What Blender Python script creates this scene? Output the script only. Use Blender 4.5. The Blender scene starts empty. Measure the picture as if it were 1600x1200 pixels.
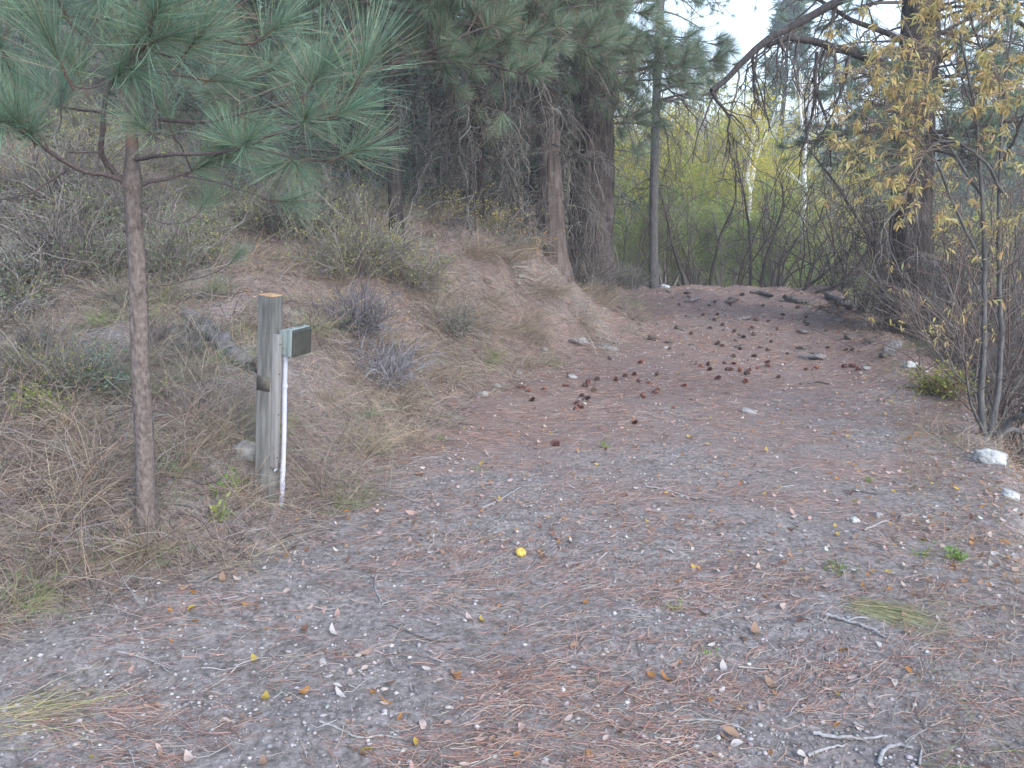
import bpy, math, random
import numpy as np
from mathutils import Vector, Matrix, Euler

R = math.radians
rs = np.random.RandomState(7)
random.seed(7)
C = bpy.context.scene.collection

# ------------------------------------------------------------------ camera, sky, light
F_PX, CAM_Z, PITCH = 1256.0, 1.6, R(12.65)
cam_data = bpy.data.cameras.new('camera')
cam_data.sensor_width = 36.0
cam_data.lens = 36.0 * F_PX / 1600.0
cam_data.clip_start = 0.05
cam_data.clip_end = 2000.0
cam = bpy.data.objects.new('camera', cam_data)
C.objects.link(cam)
cam.location = (0, 0, CAM_Z)
cam.rotation_euler = (R(90) - PITCH, 0, 0)
scene = bpy.context.scene
scene.camera = cam

SUN_EL, SUN_AZ = R(40), R(146)          # azimuth clockwise from +Y: light comes from the right, a little behind
world = bpy.data.worlds.new('World')
scene.world = world
world.use_nodes = True
wn = world.node_tree
for n in list(wn.nodes):
    wn.nodes.remove(n)
sky = wn.nodes.new('ShaderNodeTexSky')
sky.sky_type = 'NISHITA'
sky.sun_disc = False
sky.sun_elevation = SUN_EL
sky.sun_rotation = SUN_AZ
sky.air_density = 1.0
sky.dust_density = 1.2
sky.ozone_density = 1.0
bg = wn.nodes.new('ShaderNodeBackground')
bg.inputs['Strength'].default_value = 0.15
wo = wn.nodes.new('ShaderNodeOutputWorld')
wn.links.new(sky.outputs[0], bg.inputs[0])
wn.links.new(bg.outputs[0], wo.inputs[0])

sun_data = bpy.data.lights.new('sun', 'SUN')
sun_data.energy = 0.75
sun_data.angle = R(24)
sun_data.color = (1.0, 0.97, 0.93)
sun = bpy.data.objects.new('sun', sun_data)
C.objects.link(sun)
sd = Vector((math.sin(SUN_AZ) * math.cos(SUN_EL), math.cos(SUN_AZ) * math.cos(SUN_EL), math.sin(SUN_EL)))
sun.rotation_euler = sd.to_track_quat('Z', 'Y').to_euler()

scene.view_settings.view_transform = 'Standard'
scene.view_settings.look = 'None'
scene.view_settings.gamma = 1.0
scene.view_settings.use_curve_mapping = False
scene.view_settings.exposure = 2.02
scene.cycles.max_bounces = 6
scene.cycles.diffuse_bounces = 3
scene.cycles.volume_bounces = 1
scene.cycles.transparent_max_bounces = 8
scene.cycles.use_denoising = True

# ------------------------------------------------------------------ pixel rays (measured off the photograph, 1600 x 1200)
CP, SP = math.cos(PITCH), math.sin(PITCH)
def ray(px, py):
    u = (px - 800.0) / F_PX; v = (600.0 - py) / F_PX
    return np.array([u, CP + v * SP, -SP + v * CP])
def at(px, py, Y):
    d = ray(px, py); t = Y / d[1]
    return np.array([d[0] * t, Y, CAM_Z + d[2] * t])

# ------------------------------------------------------------------ terrain
_perm = np.random.RandomState(3).rand(256, 256)
def vnoise(x, y):
    x = np.asarray(x, float); y = np.asarray(y, float)
    xi = np.floor(x).astype(int); yi = np.floor(y).astype(int)
    fx = x - xi; fy = y - yi
    fx = fx * fx * (3 - 2 * fx); fy = fy * fy * (3 - 2 * fy)
    g = lambda a, b: _perm[a % 256, b % 256]
    return ((g(xi, yi) * (1 - fx) + g(xi + 1, yi) * fx) * (1 - fy) + (g(xi, yi + 1) * (1 - fx) + g(xi + 1, yi + 1) * fx) * fy) * 2 - 1
def fbm(x, y, o=4):
    s = 0; a = 1.0; t = 0
    for k in range(o):
        s = s + a * vnoise(x * 2 ** k + 17.3 * k, y * 2 ** k + 9.1 * k); t += a; a *= 0.5
    return s / t
def sm(t):
    t = np.clip(t, 0, 1); return t * t * (3 - 2 * t)
TY = [0, 2, 2.74, 3.5, 4.4, 5.8, 6.5, 7.9, 9.6, 11, 12.5, 15.6, 20, 300]
TX = [-3.6, -2.4, -1.93, -1.2, -0.78, -0.5, -0.25, 0.5, 1.6, 1.85, 2.0, 2.4, 2.6, 2.6]
EY = [0, 2, 3.2, 4.5, 6.2, 9.3, 12.7, 16, 300]
EX = [1.45, 1.72, 2.12, 2.85, 3.55, 4.45, 5.3, 6.2, 6.2]
def toe(y): return np.interp(y, TY, TX)
def edge(y): return np.interp(y, EY, EX)
def h(x, y):
    x = np.asarray(x, float); y = np.asarray(y, float)
    d = toe(y) - x + 0.12 * fbm(x * .9, y * .9, 2)
    dp = np.maximum(d, 0)
    A = np.interp(y, [0, 3, 4.4, 7, 9.2, 10.4, 11.4, 13, 16], [.12, .24, .40, .80, 1.05, .95, .45, .22, .15])
    w = np.interp(y, [0, 4, 7, 10, 13], [.9, 1.0, 1.5, 2.0, 2.0])
    z = A * sm(d / w) + .13 * dp + .2 * np.maximum(d - 5, 0)
    z = z + .17 * np.clip(y - 11, 0, 40) * sm((d - .8) / 5)
    e = np.maximum(x - edge(y), 0)
    z = z - 2.0 * (1 - np.exp(-e / 1.8)) * sm(e / .5)
    z = z + .16 * np.exp(-((x - edge(y) + .15) / .45) ** 2) * sm((y - 6.2) / 1.0) * sm((10.5 - y) / 2)
    z = z - 4.0 * (1 - np.exp(-np.maximum(y - 15.8, 0) / 22)) * (1 - sm(d / 4))
    z = z + .14 * np.maximum(y - 70, 0)
    near = np.clip(1 - (y - 60) / 60, 0, 1)
    z = z + near * (.020 * fbm(x * 2.2, y * 2.2, 3) + .012 * fbm(x * .6, y * .6, 2))
    z = z + near * .17 * sm(dp / .7) * fbm(x * 1.5 + 5, y * 1.5, 5)
    z = z + near * .10 * sm((y - 9) / 4) * fbm(x * 2.0, y * 2.6 + 3, 4)
    z = z + near * .075 * sm(dp / .8) * fbm(x * .9 + y, y * 3.0, 3)
    z = z + near * .05 * sm(e / .5) * fbm(x * 1.7, y * 1.7, 3)
    return z
def hz(x, y): return float(h(x, y))
_t = np.concatenate([np.arange(1.0, 20, .01), np.arange(20, 150, .2)])
def ground(px, py):
    d = ray(px, py); X = d[0] * _t; Y = d[1] * _t; Z = CAM_Z + d[2] * _t
    b = np.nonzero(Z < h(X, Y))[0]
    k = b[0] if len(b) else len(_t) - 1
    return np.array([X[k], Y[k], hz(X[k], Y[k])])
def grad(x, y):
    e = .04
    return (h(x + e, y) - h(x - e, y)) / (2 * e), (h(x, y + e) - h(x, y - e)) / (2 * e)

# ------------------------------------------------------------------ mesh helpers
def mesh(name, parts, mat, smooth=False):
    """parts: list of (V (n,3), F (m,3|4), col (n,3) or colour)"""
    Vs, Cs, L, S = [], [], [], []
    off = 0
    for V, Fa, col in parts:
        V = np.asarray(V, float).reshape(-1, 3); Fa = np.asarray(Fa, int)
        Vs.append(V)
        col = np.asarray(col, float)
        Cs.append(np.broadcast_to(col, V.shape) if col.ndim == 1 else col)
        L.append((Fa + off).ravel()); S.append(np.full(len(Fa), Fa.shape[1]))
        off += len(V)
    V = np.concatenate(Vs); Co = np.concatenate(Cs); L = np.concatenate(L); S = np.concatenate(S)
    me = bpy.data.meshes.new(name)
    me.vertices.add(len(V)); me.vertices.foreach_set('co', V.astype(np.float32).ravel())
    me.loops.add(len(L)); me.loops.foreach_set('vertex_index', L.astype(np.int32))
    me.polygons.add(len(S))
    me.polygons.foreach_set('loop_start', (np.cumsum(S) - S).astype(np.int32))
    me.update(calc_edges=True)
    if smooth:
        me.polygons.foreach_set('use_smooth', np.ones(len(S), bool))
    at_ = me.color_attributes.new('tint', 'FLOAT_COLOR', 'POINT')
    at_.data.foreach_set('color', np.concatenate([Co, np.ones((len(Co), 1))], 1).astype(np.float32).ravel())
    me.materials.append(mat)
    return me
def link(name, me, parent=None, mtx=None):
    o = bpy.data.objects.new(name, me); C.objects.link(o)
    if parent is not None: o.parent = parent
    if mtx is not None: o.matrix_basis = mtx
    return o
def tag(o, label=None, cat=None, group=None, kind=None):
    if label: o['label'] = label
    if cat: o['category'] = cat
    if group: o['group'] = group
    if kind: o['kind'] = kind
    return o
def thing(name, loc, label, cat, group=None, rot=(0, 0, 0), scale=1.0):
    o = bpy.data.objects.new(name, None); C.objects.link(o)
    o.empty_display_size = .1
    o.location = tuple(loc); o.rotation_euler = rot; o.scale = (scale,) * 3
    return tag(o, label, cat, group)
def copy_tree(o, parent=None):
    c = o.copy(); C.objects.link(c)
    if parent is not None:
        c.parent = parent; c.matrix_parent_inverse = o.matrix_parent_inverse.copy()
    for ch in o.children: copy_tree(ch, c)
    return c

def norm(a): return a / np.maximum(np.linalg.norm(a, axis=-1, keepdims=True), 1e-9)
def strips(P, W, side, col):
    """P (N,K,3) W (N,K) side (N,3) col (N,3)"""
    N, K, _ = P.shape
    s = side[:, None, :] * W[:, :, None] * .5
    V = np.stack([P - s, P + s], 2).reshape(N, K * 2, 3)
    b = (np.arange(N) * K * 2)[:, None, None] + (np.arange(K - 1) * 2)[None, :, None] + np.array([0, 1, 3, 2])[None, None, :]
    return V.reshape(-1, 3), b.reshape(-1, 4), np.repeat(np.asarray(col), K * 2, axis=0)
def tubes(P, Rr, n, col):
    """P (N,K,3) Rr (N,K)"""
    N, K, _ = P.shape
    T = np.empty_like(P); T[:, 1:-1] = P[:, 2:] - P[:, :-2]; T[:, 0] = P[:, 1] - P[:, 0]; T[:, -1] = P[:, -1] - P[:, -2]
    T = norm(T)
    m = norm(P[:, -1] - P[:, 0])
    ref = np.where(np.abs(m[:, 2:3]) > .7, np.array([[1., 0, 0]]), np.array([[0, 0, 1.]]))[:, None, :]
    A = norm(np.cross(T, ref)); B = np.cross(T, A)
    a = np.arange(n) * 2 * np.pi / n
    V = P[:, :, None, :] + Rr[:, :, None, None] * (A[:, :, None, :] * np.cos(a)[None, None, :, None] + B[:, :, None, :] * np.sin(a)[None, None, :, None])
    i = np.arange(n); j = (i + 1) % n
    q = np.stack([i, j, j + n, i + n], 1)
    Fq = (np.arange(N) * K * n)[:, None, None, None] + (np.arange(K - 1) * n)[None, :, None, None] + q[None, None]
    col = np.asarray(col, float)
    if col.ndim == 1: col = np.broadcast_to(col, (N, 3))
    return V.reshape(-1, 3), Fq.reshape(-1, 4), np.repeat(col, K * n, axis=0)
def grow(S, D, L, K, wander, droop, r):
    S = np.asarray(S, float); D = norm(np.asarray(D, float)); N = len(S)
    L = np.broadcast_to(np.asarray(L, float), (N,))
    P = [S.copy()]; p = S.copy(); d = D.copy()
    for k in range(K - 1):
        d = norm(d + r.normal(0, 1, (N, 3)) * wander + np.array([0, 0, droop]))
        p = p + d * (L / (K - 1))[:, None]; P.append(p.copy())
    return np.stack(P, 1)
def kids(P, per, t0, t1, ang, r):
    N, K, _ = P.shape
    idx = np.repeat(np.arange(N), per); M = len(idx)
    t = r.uniform(t0, t1, M) * (K - 1); k = np.minimum(t.astype(int), K - 2); f = (t - k)[:, None]
    S = P[idx, k] * (1 - f) + P[idx, k + 1] * f
    T = norm(P[idx, k + 1] - P[idx, k])
    D = norm(T + norm(r.normal(0, 1, (M, 3))) * ang)
    return S, D, idx, t / (K - 1)
def taper(N, K, r0, r1): 
    r0 = np.broadcast_to(np.asarray(r0, float), (N,)); r1 = np.broadcast_to(np.asarray(r1, float), (N,))
    t = np.linspace(0, 1, K)[None]
    return r0[:, None] * (1 - t) + r1[:, None] * t
def resample(P, K):
    P = np.asarray(P, float)
    # catmull-rom through the points
    n = len(P); Q = np.vstack([2 * P[0] - P[1], P, 2 * P[-1] - P[-2]])
    u = np.linspace(0, n - 1, K); k = np.minimum(u.astype(int), n - 2); f = (u - k)[:, None]
    p0, p1, p2, p3 = Q[k], Q[k + 1], Q[k + 2], Q[k + 3]
    return .5 * ((2 * p1) + (-p0 + p2) * f + (2 * p0 - 5 * p1 + 4 * p2 - p3) * f ** 2 + (-p0 + 3 * p1 - 3 * p2 + p3) * f ** 3)
def trunk_mesh(P, Rr, n, mat, name, ridge=.0, seed=0, col=(1, 1, 1), flare=.0):
    P = np.asarray(P, float); K = len(P)
    V, Fq, Co = tubes(P[None], np.asarray(Rr)[None], n, np.array(col, float))
    V = V.reshape(K, n, 3)
    if ridge or flare:
        a = np.arange(n) * 2 * np.pi / n
        s = np.concatenate([[0], np.cumsum(np.linalg.norm(np.diff(P, axis=0), axis=1))])
        A, Sx = np.meshgrid(a, s)
        lump = np.abs(fbm(np.cos(A) * 4.5 + seed * 3.1 + 20, np.sin(A) * 4.5 + Sx * 1.3 + seed, 3)) * 2.2 - .5
        fine = vnoise(A * n / 5.0 + seed, Sx * 5.5)
        rr = 1 + ridge * (lump + .5 * fine) + flare * np.exp(-Sx / .25) * (1 + .5 * np.cos(3 * A + seed))
        V = P[:, None, :] + (V - P[:, None, :]) * rr[:, :, None]
    return mesh(name, [(V.reshape(-1, 3), Fq, Co)], mat, smooth=True)
def box(x0, x1, y0, y1, z0, z1, col=(1, 1, 1)):
    V = np.array([[x, y, z] for z in (z0, z1) for y in (y0, y1) for x in (x0, x1)], float)
    Fq = np.array([[0, 2, 3, 1], [4, 5, 7, 6], [0, 1, 5, 4], [2, 6, 7, 3], [0, 4, 6, 2], [1, 3, 7, 5]])
    return V, Fq, np.array(col, float)
def mix_cols(n, cols, weights, jit, r):
    cols = np.array(cols, float); w = np.array(weights, float); w /= w.sum()
    c = cols[r.choice(len(cols), n, p=w)]
    return np.clip(c * r.uniform(1 - jit, 1 + jit, (n, 1)) * r.uniform(.94, 1.06, (n, 3)), 0.003, .95)

# ------------------------------------------------------------------ materials
def new_mat(name):
    m = bpy.data.materials.new(name); m.use_nodes = True
    nt = m.node_tree
    for n in list(nt.nodes): nt.nodes.remove(n)
    out = nt.nodes.new('ShaderNodeOutputMaterial')
    return m, nt, out
def N(nt, t, **kw):
    n = nt.nodes.new(t)
    for k, v in kw.items():
        if k in n.inputs: n.inputs[k].default_value = v
        else: setattr(n, k, v)
    return n
def leaf_mat(name, trans=.35, rough=.6, spec=.2):
    m, nt, out = new_mat(name)
    a = N(nt, 'ShaderNodeVertexColor', layer_name='tint')
    b = N(nt, 'ShaderNodeBsdfPrincipled'); b.inputs['Roughness'].default_value = rough
    b.inputs['Specular IOR Level'].default_value = spec
    nt.links.new(a.outputs[0], b.inputs['Base Color'])
    if trans > 0:
        t = N(nt, 'ShaderNodeBsdfTranslucent'); mx = N(nt, 'ShaderNodeMixShader'); mx.inputs[0].default_value = trans
        nt.links.new(a.outputs[0], t.inputs[0])
        nt.links.new(b.outputs[0], mx.inputs[1]); nt.links.new(t.outputs[0], mx.inputs[2]); nt.links.new(mx.outputs[0], out.inputs[0])
    else:
        nt.links.new(b.outputs[0], out.inputs[0])
    return m
def bark_mat(name, c1, c2, c3, sx=14, sz=2.2, bump=.02, rough=.95, patch=.5):
    m, nt, out = new_mat(name)
    tc = N(nt, 'ShaderNodeTexCoord'); mp = N(nt, 'ShaderNodeMapping'); mp.inputs['Scale'].default_value = (sx, sx, sz)
    nt.links.new(tc.outputs['Object'], mp.inputs[0])
    n1 = N(nt, 'ShaderNodeTexNoise'); n1.inputs['Scale'].default_value = 1.6; n1.inputs['Detail'].default_value = 8; n1.inputs['Roughness'].default_value = .65
    nt.links.new(mp.outputs[0], n1.inputs[0])
    vo = N(nt, 'ShaderNodeTexVoronoi', feature='DISTANCE_TO_EDGE'); vo.inputs['Scale'].default_value = 1.1
    nt.links.new(mp.outputs[0], vo.inputs[0])
    n2 = N(nt, 'ShaderNodeTexNoise'); n2.inputs['Scale'].default_value = 5.0; n2.inputs['Detail'].default_value = 4
    nt.links.new(tc.outputs['Object'], n2.inputs[0])
    cr = N(nt, 'ShaderNodeValToRGB')
    cr.color_ramp.elements[0].position = .32; cr.color_ramp.elements[0].color = (*c1, 1)
    cr.color_ramp.elements[1].position = .68; cr.color_ramp.elements[1].color = (*c2, 1)
    nt.links.new(n1.outputs[0], cr.inputs[0])
    mr = N(nt, 'ShaderNodeMapRange'); mr.inputs[1].default_value = patch; mr.inputs[2].default_value = patch + .12
    nt.links.new(n2.outputs[0], mr.inputs[0])
    mx = N(nt, 'ShaderNodeMixRGB'); mx.inputs[2].default_value = (*c3, 1)
    nt.links.new(mr.outputs[0], mx.inputs[0]); nt.links.new(cr.outputs[0], mx.inputs[1])
    b = N(nt, 'ShaderNodeBsdfPrincipled'); b.inputs['Roughness'].default_value = rough; b.inputs['Specular IOR Level'].default_value = .15
    nt.links.new(mx.outputs[0], b.inputs['Base Color'])
    mt = N(nt, 'ShaderNodeMath', operation='MULTIPLY_ADD'); mt.inputs[1].default_value = 1.2
    nt.links.new(vo.outputs[0], mt.inputs[0]); nt.links.new(n1.outputs[0], mt.inputs[2])
    bp = N(nt, 'ShaderNodeBump'); bp.inputs['Distance'].default_value = bump; bp.inputs['Strength'].default_value = 1
    nt.links.new(mt.outputs[0], bp.inputs['Height']); nt.links.new(bp.outputs[0], b.inputs['Normal'])
    nt.links.new(b.outputs[0], out.inputs[0])
    return m
def plain_mat(name, c1, c2, scale=20, rough=.8, bump=.002, metallic=0, stretch=(1, 1, 1)):
    m, nt, out = new_mat(name)
    tc = N(nt, 'ShaderNodeTexCoord'); mp = N(nt, 'ShaderNodeMapping'); mp.inputs['Scale'].default_value = stretch
    nt.links.new(tc.outputs['Object'], mp.inputs[0])
    n1 = N(nt, 'ShaderNodeTexNoise'); n1.inputs['Scale'].default_value = scale; n1.inputs['Detail'].default_value = 7; n1.inputs['Roughness'].default_value = .6
    nt.links.new(mp.outputs[0], n1.inputs[0])
    cr = N(nt, 'ShaderNodeValToRGB')
    cr.color_ramp.elements[0].position = .35; cr.color_ramp.elements[0].color = (*c1, 1)
    cr.color_ramp.elements[1].position = .65; cr.color_ramp.elements[1].color = (*c2, 1)
    nt.links.new(n1.outputs[0], cr.inputs[0])
    b = N(nt, 'ShaderNodeBsdfPrincipled'); b.inputs['Roughness'].default_value = rough; b.inputs['Metallic'].default_value = metallic
    b.inputs['Specular IOR Level'].default_value = .25
    nt.links.new(cr.outputs[0], b.inputs['Base Color'])
    bp = N(nt, 'ShaderNodeBump'); bp.inputs['Distance'].default_value = bump
    nt.links.new(n1.outputs[0], bp.inputs['Height']); nt.links.new(bp.outputs[0], b.inputs['Normal'])
    nt.links.new(b.outputs[0], out.inputs[0])
    return m

M_needle = leaf_mat('pine_needle', .3, .45, .35)
M_leaf = leaf_mat('leaf', .5, .6, .2)
M_dry = leaf_mat('dry_plant', .2, .85, .1)
M_twig = leaf_mat('twig_bark', 0, .9, .1)
M_stone = leaf_mat('stone', 0, .85, .2)
M_cone = leaf_mat('cone_scale', 0, .7, .2)
M_bark_young = bark_mat('young_pine_bark', (.075, .062, .056), (.205, .172, .158), (.24, .145, .105), 34, 20, .006, patch=.60)
M_bark_branch = bark_mat('pine_branch_bark', (.06, .05, .05), (.14, .115, .11), (.17, .11, .08), 60, 60, .003, patch=.62)
M_bark_furrow = bark_mat('furrowed_bark', (.035, .03, .03), (.20, .165, .155), (.17, .15, .14), 15, 2.0, .07, patch=.58)
M_bark_oldpine = bark_mat('old_pine_bark', (.03, .026, .025), (.11, .092, .085), (.13, .12, .11), 12, 2.0, .035, patch=.6)
M_bark_old = bark_mat('old_conifer_bark', (.055, .045, .042), (.19, .155, .145), (.20, .20, .19), 12, 2.0, .035, patch=.6)
M_bark_dark = bark_mat('dark_conifer_bark', (.022, .020, .020), (.065, .057, .055), (.08, .075, .07), 12, 2.4, .025, patch=.6)
M_bark_grey = bark_mat('smooth_grey_bark', (.06, .058, .058), (.15, .145, .14), (.09, .08, .07), 16, 6, .006, patch=.6)
M_bark_birch = bark_mat('birch_bark', (.62, .62, .6), (.78, .78, .76), (.08, .07, .07), 3, 10, .003, patch=.68)

def ground_mat():
    m, nt, out = new_mat('forest_soil')
    tc = N(nt, 'ShaderNodeTexCoord')
    a = N(nt, 'ShaderNodeVertexColor', layer_name='tint')
    sep = N(nt, 'ShaderNodeSeparateColor'); nt.links.new(a.outputs[0], sep.inputs[0])   # R: needle mat, G: bank, B: grassland
    def noise(sc, det=8, ro=.6, mp=None):
        n = N(nt, 'ShaderNodeTexNoise'); n.inputs['Scale'].default_value = sc; n.inputs['Detail'].default_value = det; n.inputs['Roughness'].default_value = ro
        nt.links.new(mp.outputs[0] if mp else tc.outputs['Object'], n.inputs[0]); return n
    def ramp(src, p0, c0, p1, c1):
        r = N(nt, 'ShaderNodeValToRGB'); e = r.color_ramp.elements
        e[0].position = p0; e[0].color = (*c0, 1); e[1].position = p1; e[1].color = (*c1, 1)
        nt.links.new(src, r.inputs[0]); return r
    def mix(f, a_, b_, bt='MIX'):
        x = N(nt, 'ShaderNodeMixRGB', blend_type=bt)
        for k, s in ((0, f), (1, a_), (2, b_)):
            if isinstance(s, (int, float)): x.inputs[k].default_value = s
            else: nt.links.new(s, x.inputs[k])
        return x
    big = noise(1.3, 6); fine = noise(38, 8, .75); mid = noise(9, 7, .7)
    soil = ramp(mid.outputs[0], .3, (.175, .156, .142), .7, (.345, .314, .292))
    grit = ramp(fine.outputs[0], .38, (.45, .45, .45), .66, (1.3, 1.3, 1.32))
    soil2 = mix(1.0, soil.outputs[0], grit.outputs[0], 'MULTIPLY')
    mpn = N(nt, 'ShaderNodeMapping'); mpn.inputs['Scale'].default_value = (9, 45, 20); mpn.inputs['Rotation'].default_value = (0, 0, R(12))
    nt.links.new(tc.outputs['Object'], mpn.inputs[0])
    ndn = noise(1, 8, .75, mpn)
    mat_ = ramp(ndn.outputs[0], .33, (.115, .088, .076), .66, (.32, .232, .195))
    # needle mat coverage
    am = N(nt, 'ShaderNodeMath', operation='MULTIPLY_ADD'); am.inputs[1].default_value = 1.5; 
    nt.links.new(big.outputs[0], am.inputs[0])
    sb = N(nt, 'ShaderNodeMath', operation='MULTIPLY_ADD'); sb.inputs[1].default_value = 1.2; sb.inputs[2].default_value = -1.15
    nt.links.new(sep.outputs[0], sb.inputs[0]); nt.links.new(sb.outputs[0], am.inputs[2])
    md = N(nt, 'ShaderNodeMath', operation='MULTIPLY_ADD'); md.inputs[1].default_value = .9; 
    nt.links.new(mid.outputs[0], md.inputs[0]); nt.links.new(am.outputs[0], md.inputs[2])
    mr = N(nt, 'ShaderNodeMapRange'); mr.inputs[1].default_value = .25; mr.inputs[2].default_value = .75
    nt.links.new(md.outputs[0], mr.inputs[0])
    c1 = mix(mr.outputs[0], soil2.outputs[0], mat_.outputs[0])
    grs = ramp(mid.outputs[0], .35, (.08, .10, .03), .65, (.20, .19, .07))
    c2 = mix(sep.outputs[2], c1.outputs[0], grs.outputs[0])
    b = N(nt, 'ShaderNodeBsdfPrincipled'); b.inputs['Roughness'].default_value = .97; b.inputs['Specular IOR Level'].default_value = .1
    nt.links.new(c2.outputs[0], b.inputs['Base Color'])
    ad = N(nt, 'ShaderNodeMath', operation='MULTIPLY_ADD'); ad.inputs[1].default_value = 2.2
    nt.links.new(mid.outputs[0], ad.inputs[0]); nt.links.new(fine.outputs[0], ad.inputs[2])
    bp = N(nt, 'ShaderNodeBump'); bp.inputs['Distance'].default_value = .012; bp.inputs['Strength'].default_value = .9
    nt.links.new(ad.outputs[0], bp.inputs['Height']); nt.links.new(bp.outputs[0], b.inputs['Normal'])
    nt.links.new(b.outputs[0], out.inputs[0])
    return m
M_ground = ground_mat()

# ------------------------------------------------------------------ ground sheet
def axis(lo, hi, fine_lo, fine_hi, step):
    a = list(np.arange(fine_lo, fine_hi, step))
    s = step; x = a[-1]
    while x < hi: s *= 1.13; x += s; a.append(x)
    s = step; x = a[0]; b = []
    while x > lo: s *= 1.13; x -= s; b.append(x)
    return np.array(b[::-1] + a)
gx = axis(-260, 260, -6.5, 6.5, .055); gy = axis(-60, 420, 1.2, 17.5, .055)
GX, GY = np.meshgrid(gx, gy)
GZ = h(GX, GY)
nx, ny = len(gx), len(gy)
dd = toe(GY) - GX; ee = GX - edge(GY)
cover = .12 + .62 * sm((GY - 3.4) / 5.0) - .15 * sm(dd / 1.5) - .55 * sm(ee / .6 + .3) * (GY < 6) + .3 * fbm(GX * .7, GY * .7, 2)
cover = cover - .30 * np.exp(-((GX - .9) / .75) ** 2 - ((GY - 9.8) / 1.3) ** 2) - .3 * np.exp(-((GX + 1.0) / .8) ** 2 - ((GY - 3.1) / .6) ** 2)
grassl = sm((GY - 22) / 15)
idx = np.arange(nx * ny).reshape(ny, nx)
Fq = np.stack([idx[:-1, :-1], idx[:-1, 1:], idx[1:, 1:], idx[1:, :-1]], -1).reshape(-1, 4)
gm = mesh('ground', [(np.stack([GX, GY, GZ], -1).reshape(-1, 3), Fq, np.stack([np.clip(cover, 0, 1), sm(dd), grassl], -1).reshape(-1, 3))], M_ground, smooth=True)
tag(link('ground', gm), 'dirt track with needle litter between a cut bank and brushy edge', kind='structure')

# ------------------------------------------------------------------ scatter helpers
def polar(n, r0, r1, a0, a1, r, p=1.0):
    u = r.rand(n) ** p
    q = r0 * (r1 / r0) ** u; a = r.uniform(R(a0), R(a1), n)
    return q * np.sin(a), q * np.cos(a)
def lie(x, y, ang, L, lift, K, curve, r):
    """a curved line lying on the ground"""
    n = len(x); t = np.linspace(-.5, .5, K)[None]
    a = ang[:, None] + curve[:, None] * t * 2
    X = x[:, None] + np.cumsum(np.cos(a), 1) * (L / K)[:, None]; Y = y[:, None] + np.cumsum(np.sin(a), 1) * (L / K)[:, None]
    Z = h(X, Y) + lift
    return np.stack([X, Y, Z], -1)

# red pine needles on track and bank
def needle_litter(name, n, r, bank, label):
    x, y = polar(int(n * 2.6), 1.7, 17, -42, 42, r, .85)
    d = toe(y) - x; e = x - edge(y)
    if bank: k = (d > .05) & (d < 7)
    else:
        clump = fbm(x * 1.4 + 3, y * 2.6, 3) * .8 + fbm(x * .4, y * .4, 2) * .5 + .25 * sm((y - 3) / 4)
        k = (d < .3) & (e < 2.2) & (clump * 1.1 + .6 * fbm(x * 4, y * 6, 2) + r.uniform(-.75, .45, len(x)) - .12 * (y < 3) > .0)
    x, y = x[k][:n], y[k][:n]; m = len(x)
    dist = np.hypot(x, y)
    ang = r.normal(R(12), R(30) if not bank else R(60), m) + 1.2 * fbm(x * 1.1, y * 1.1, 2) * (1 if not bank else 0) + (r.rand(m) < .2) * r.uniform(0, 3.1, m)
    L = r.uniform(.07, .17, m)
    lift = np.abs(r.normal(0, .006 if not bank else .02, (m, 3))) + .003
    P = lie(x, y, ang, L, lift, 3, r.normal(0, .35, m), r)
    W = np.repeat((np.maximum(.0016, dist * .00036) * r.uniform(.8, 1.3, m))[:, None], 3, 1)
    side = np.stack([-np.sin(ang), np.cos(ang), r.uniform(-.3, .9, m)], -1); side = norm(side)
    col = mix_cols(m, [(.33, .19, .145), (.42, .28, .22), (.24, .14, .11), (.42, .35, .29), (.15, .11, .095)], [3.5, 3, 2, 2.6, 2], .25, r)
    if bank: col = col * .9
    tag(link(name, mesh(name, [strips(P, W, side, col)], M_dry)), label, 'pine needles', kind='stuff')
needle_litter('needle_litter', 50000, np.random.RandomState(11), False, 'rust coloured fallen pine needles strewn in drifts over the track')
needle_litter('needle_litter', 20000, np.random.RandomState(12), True, 'rust coloured fallen pine needles caught in the dead grass of the bank')

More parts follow.
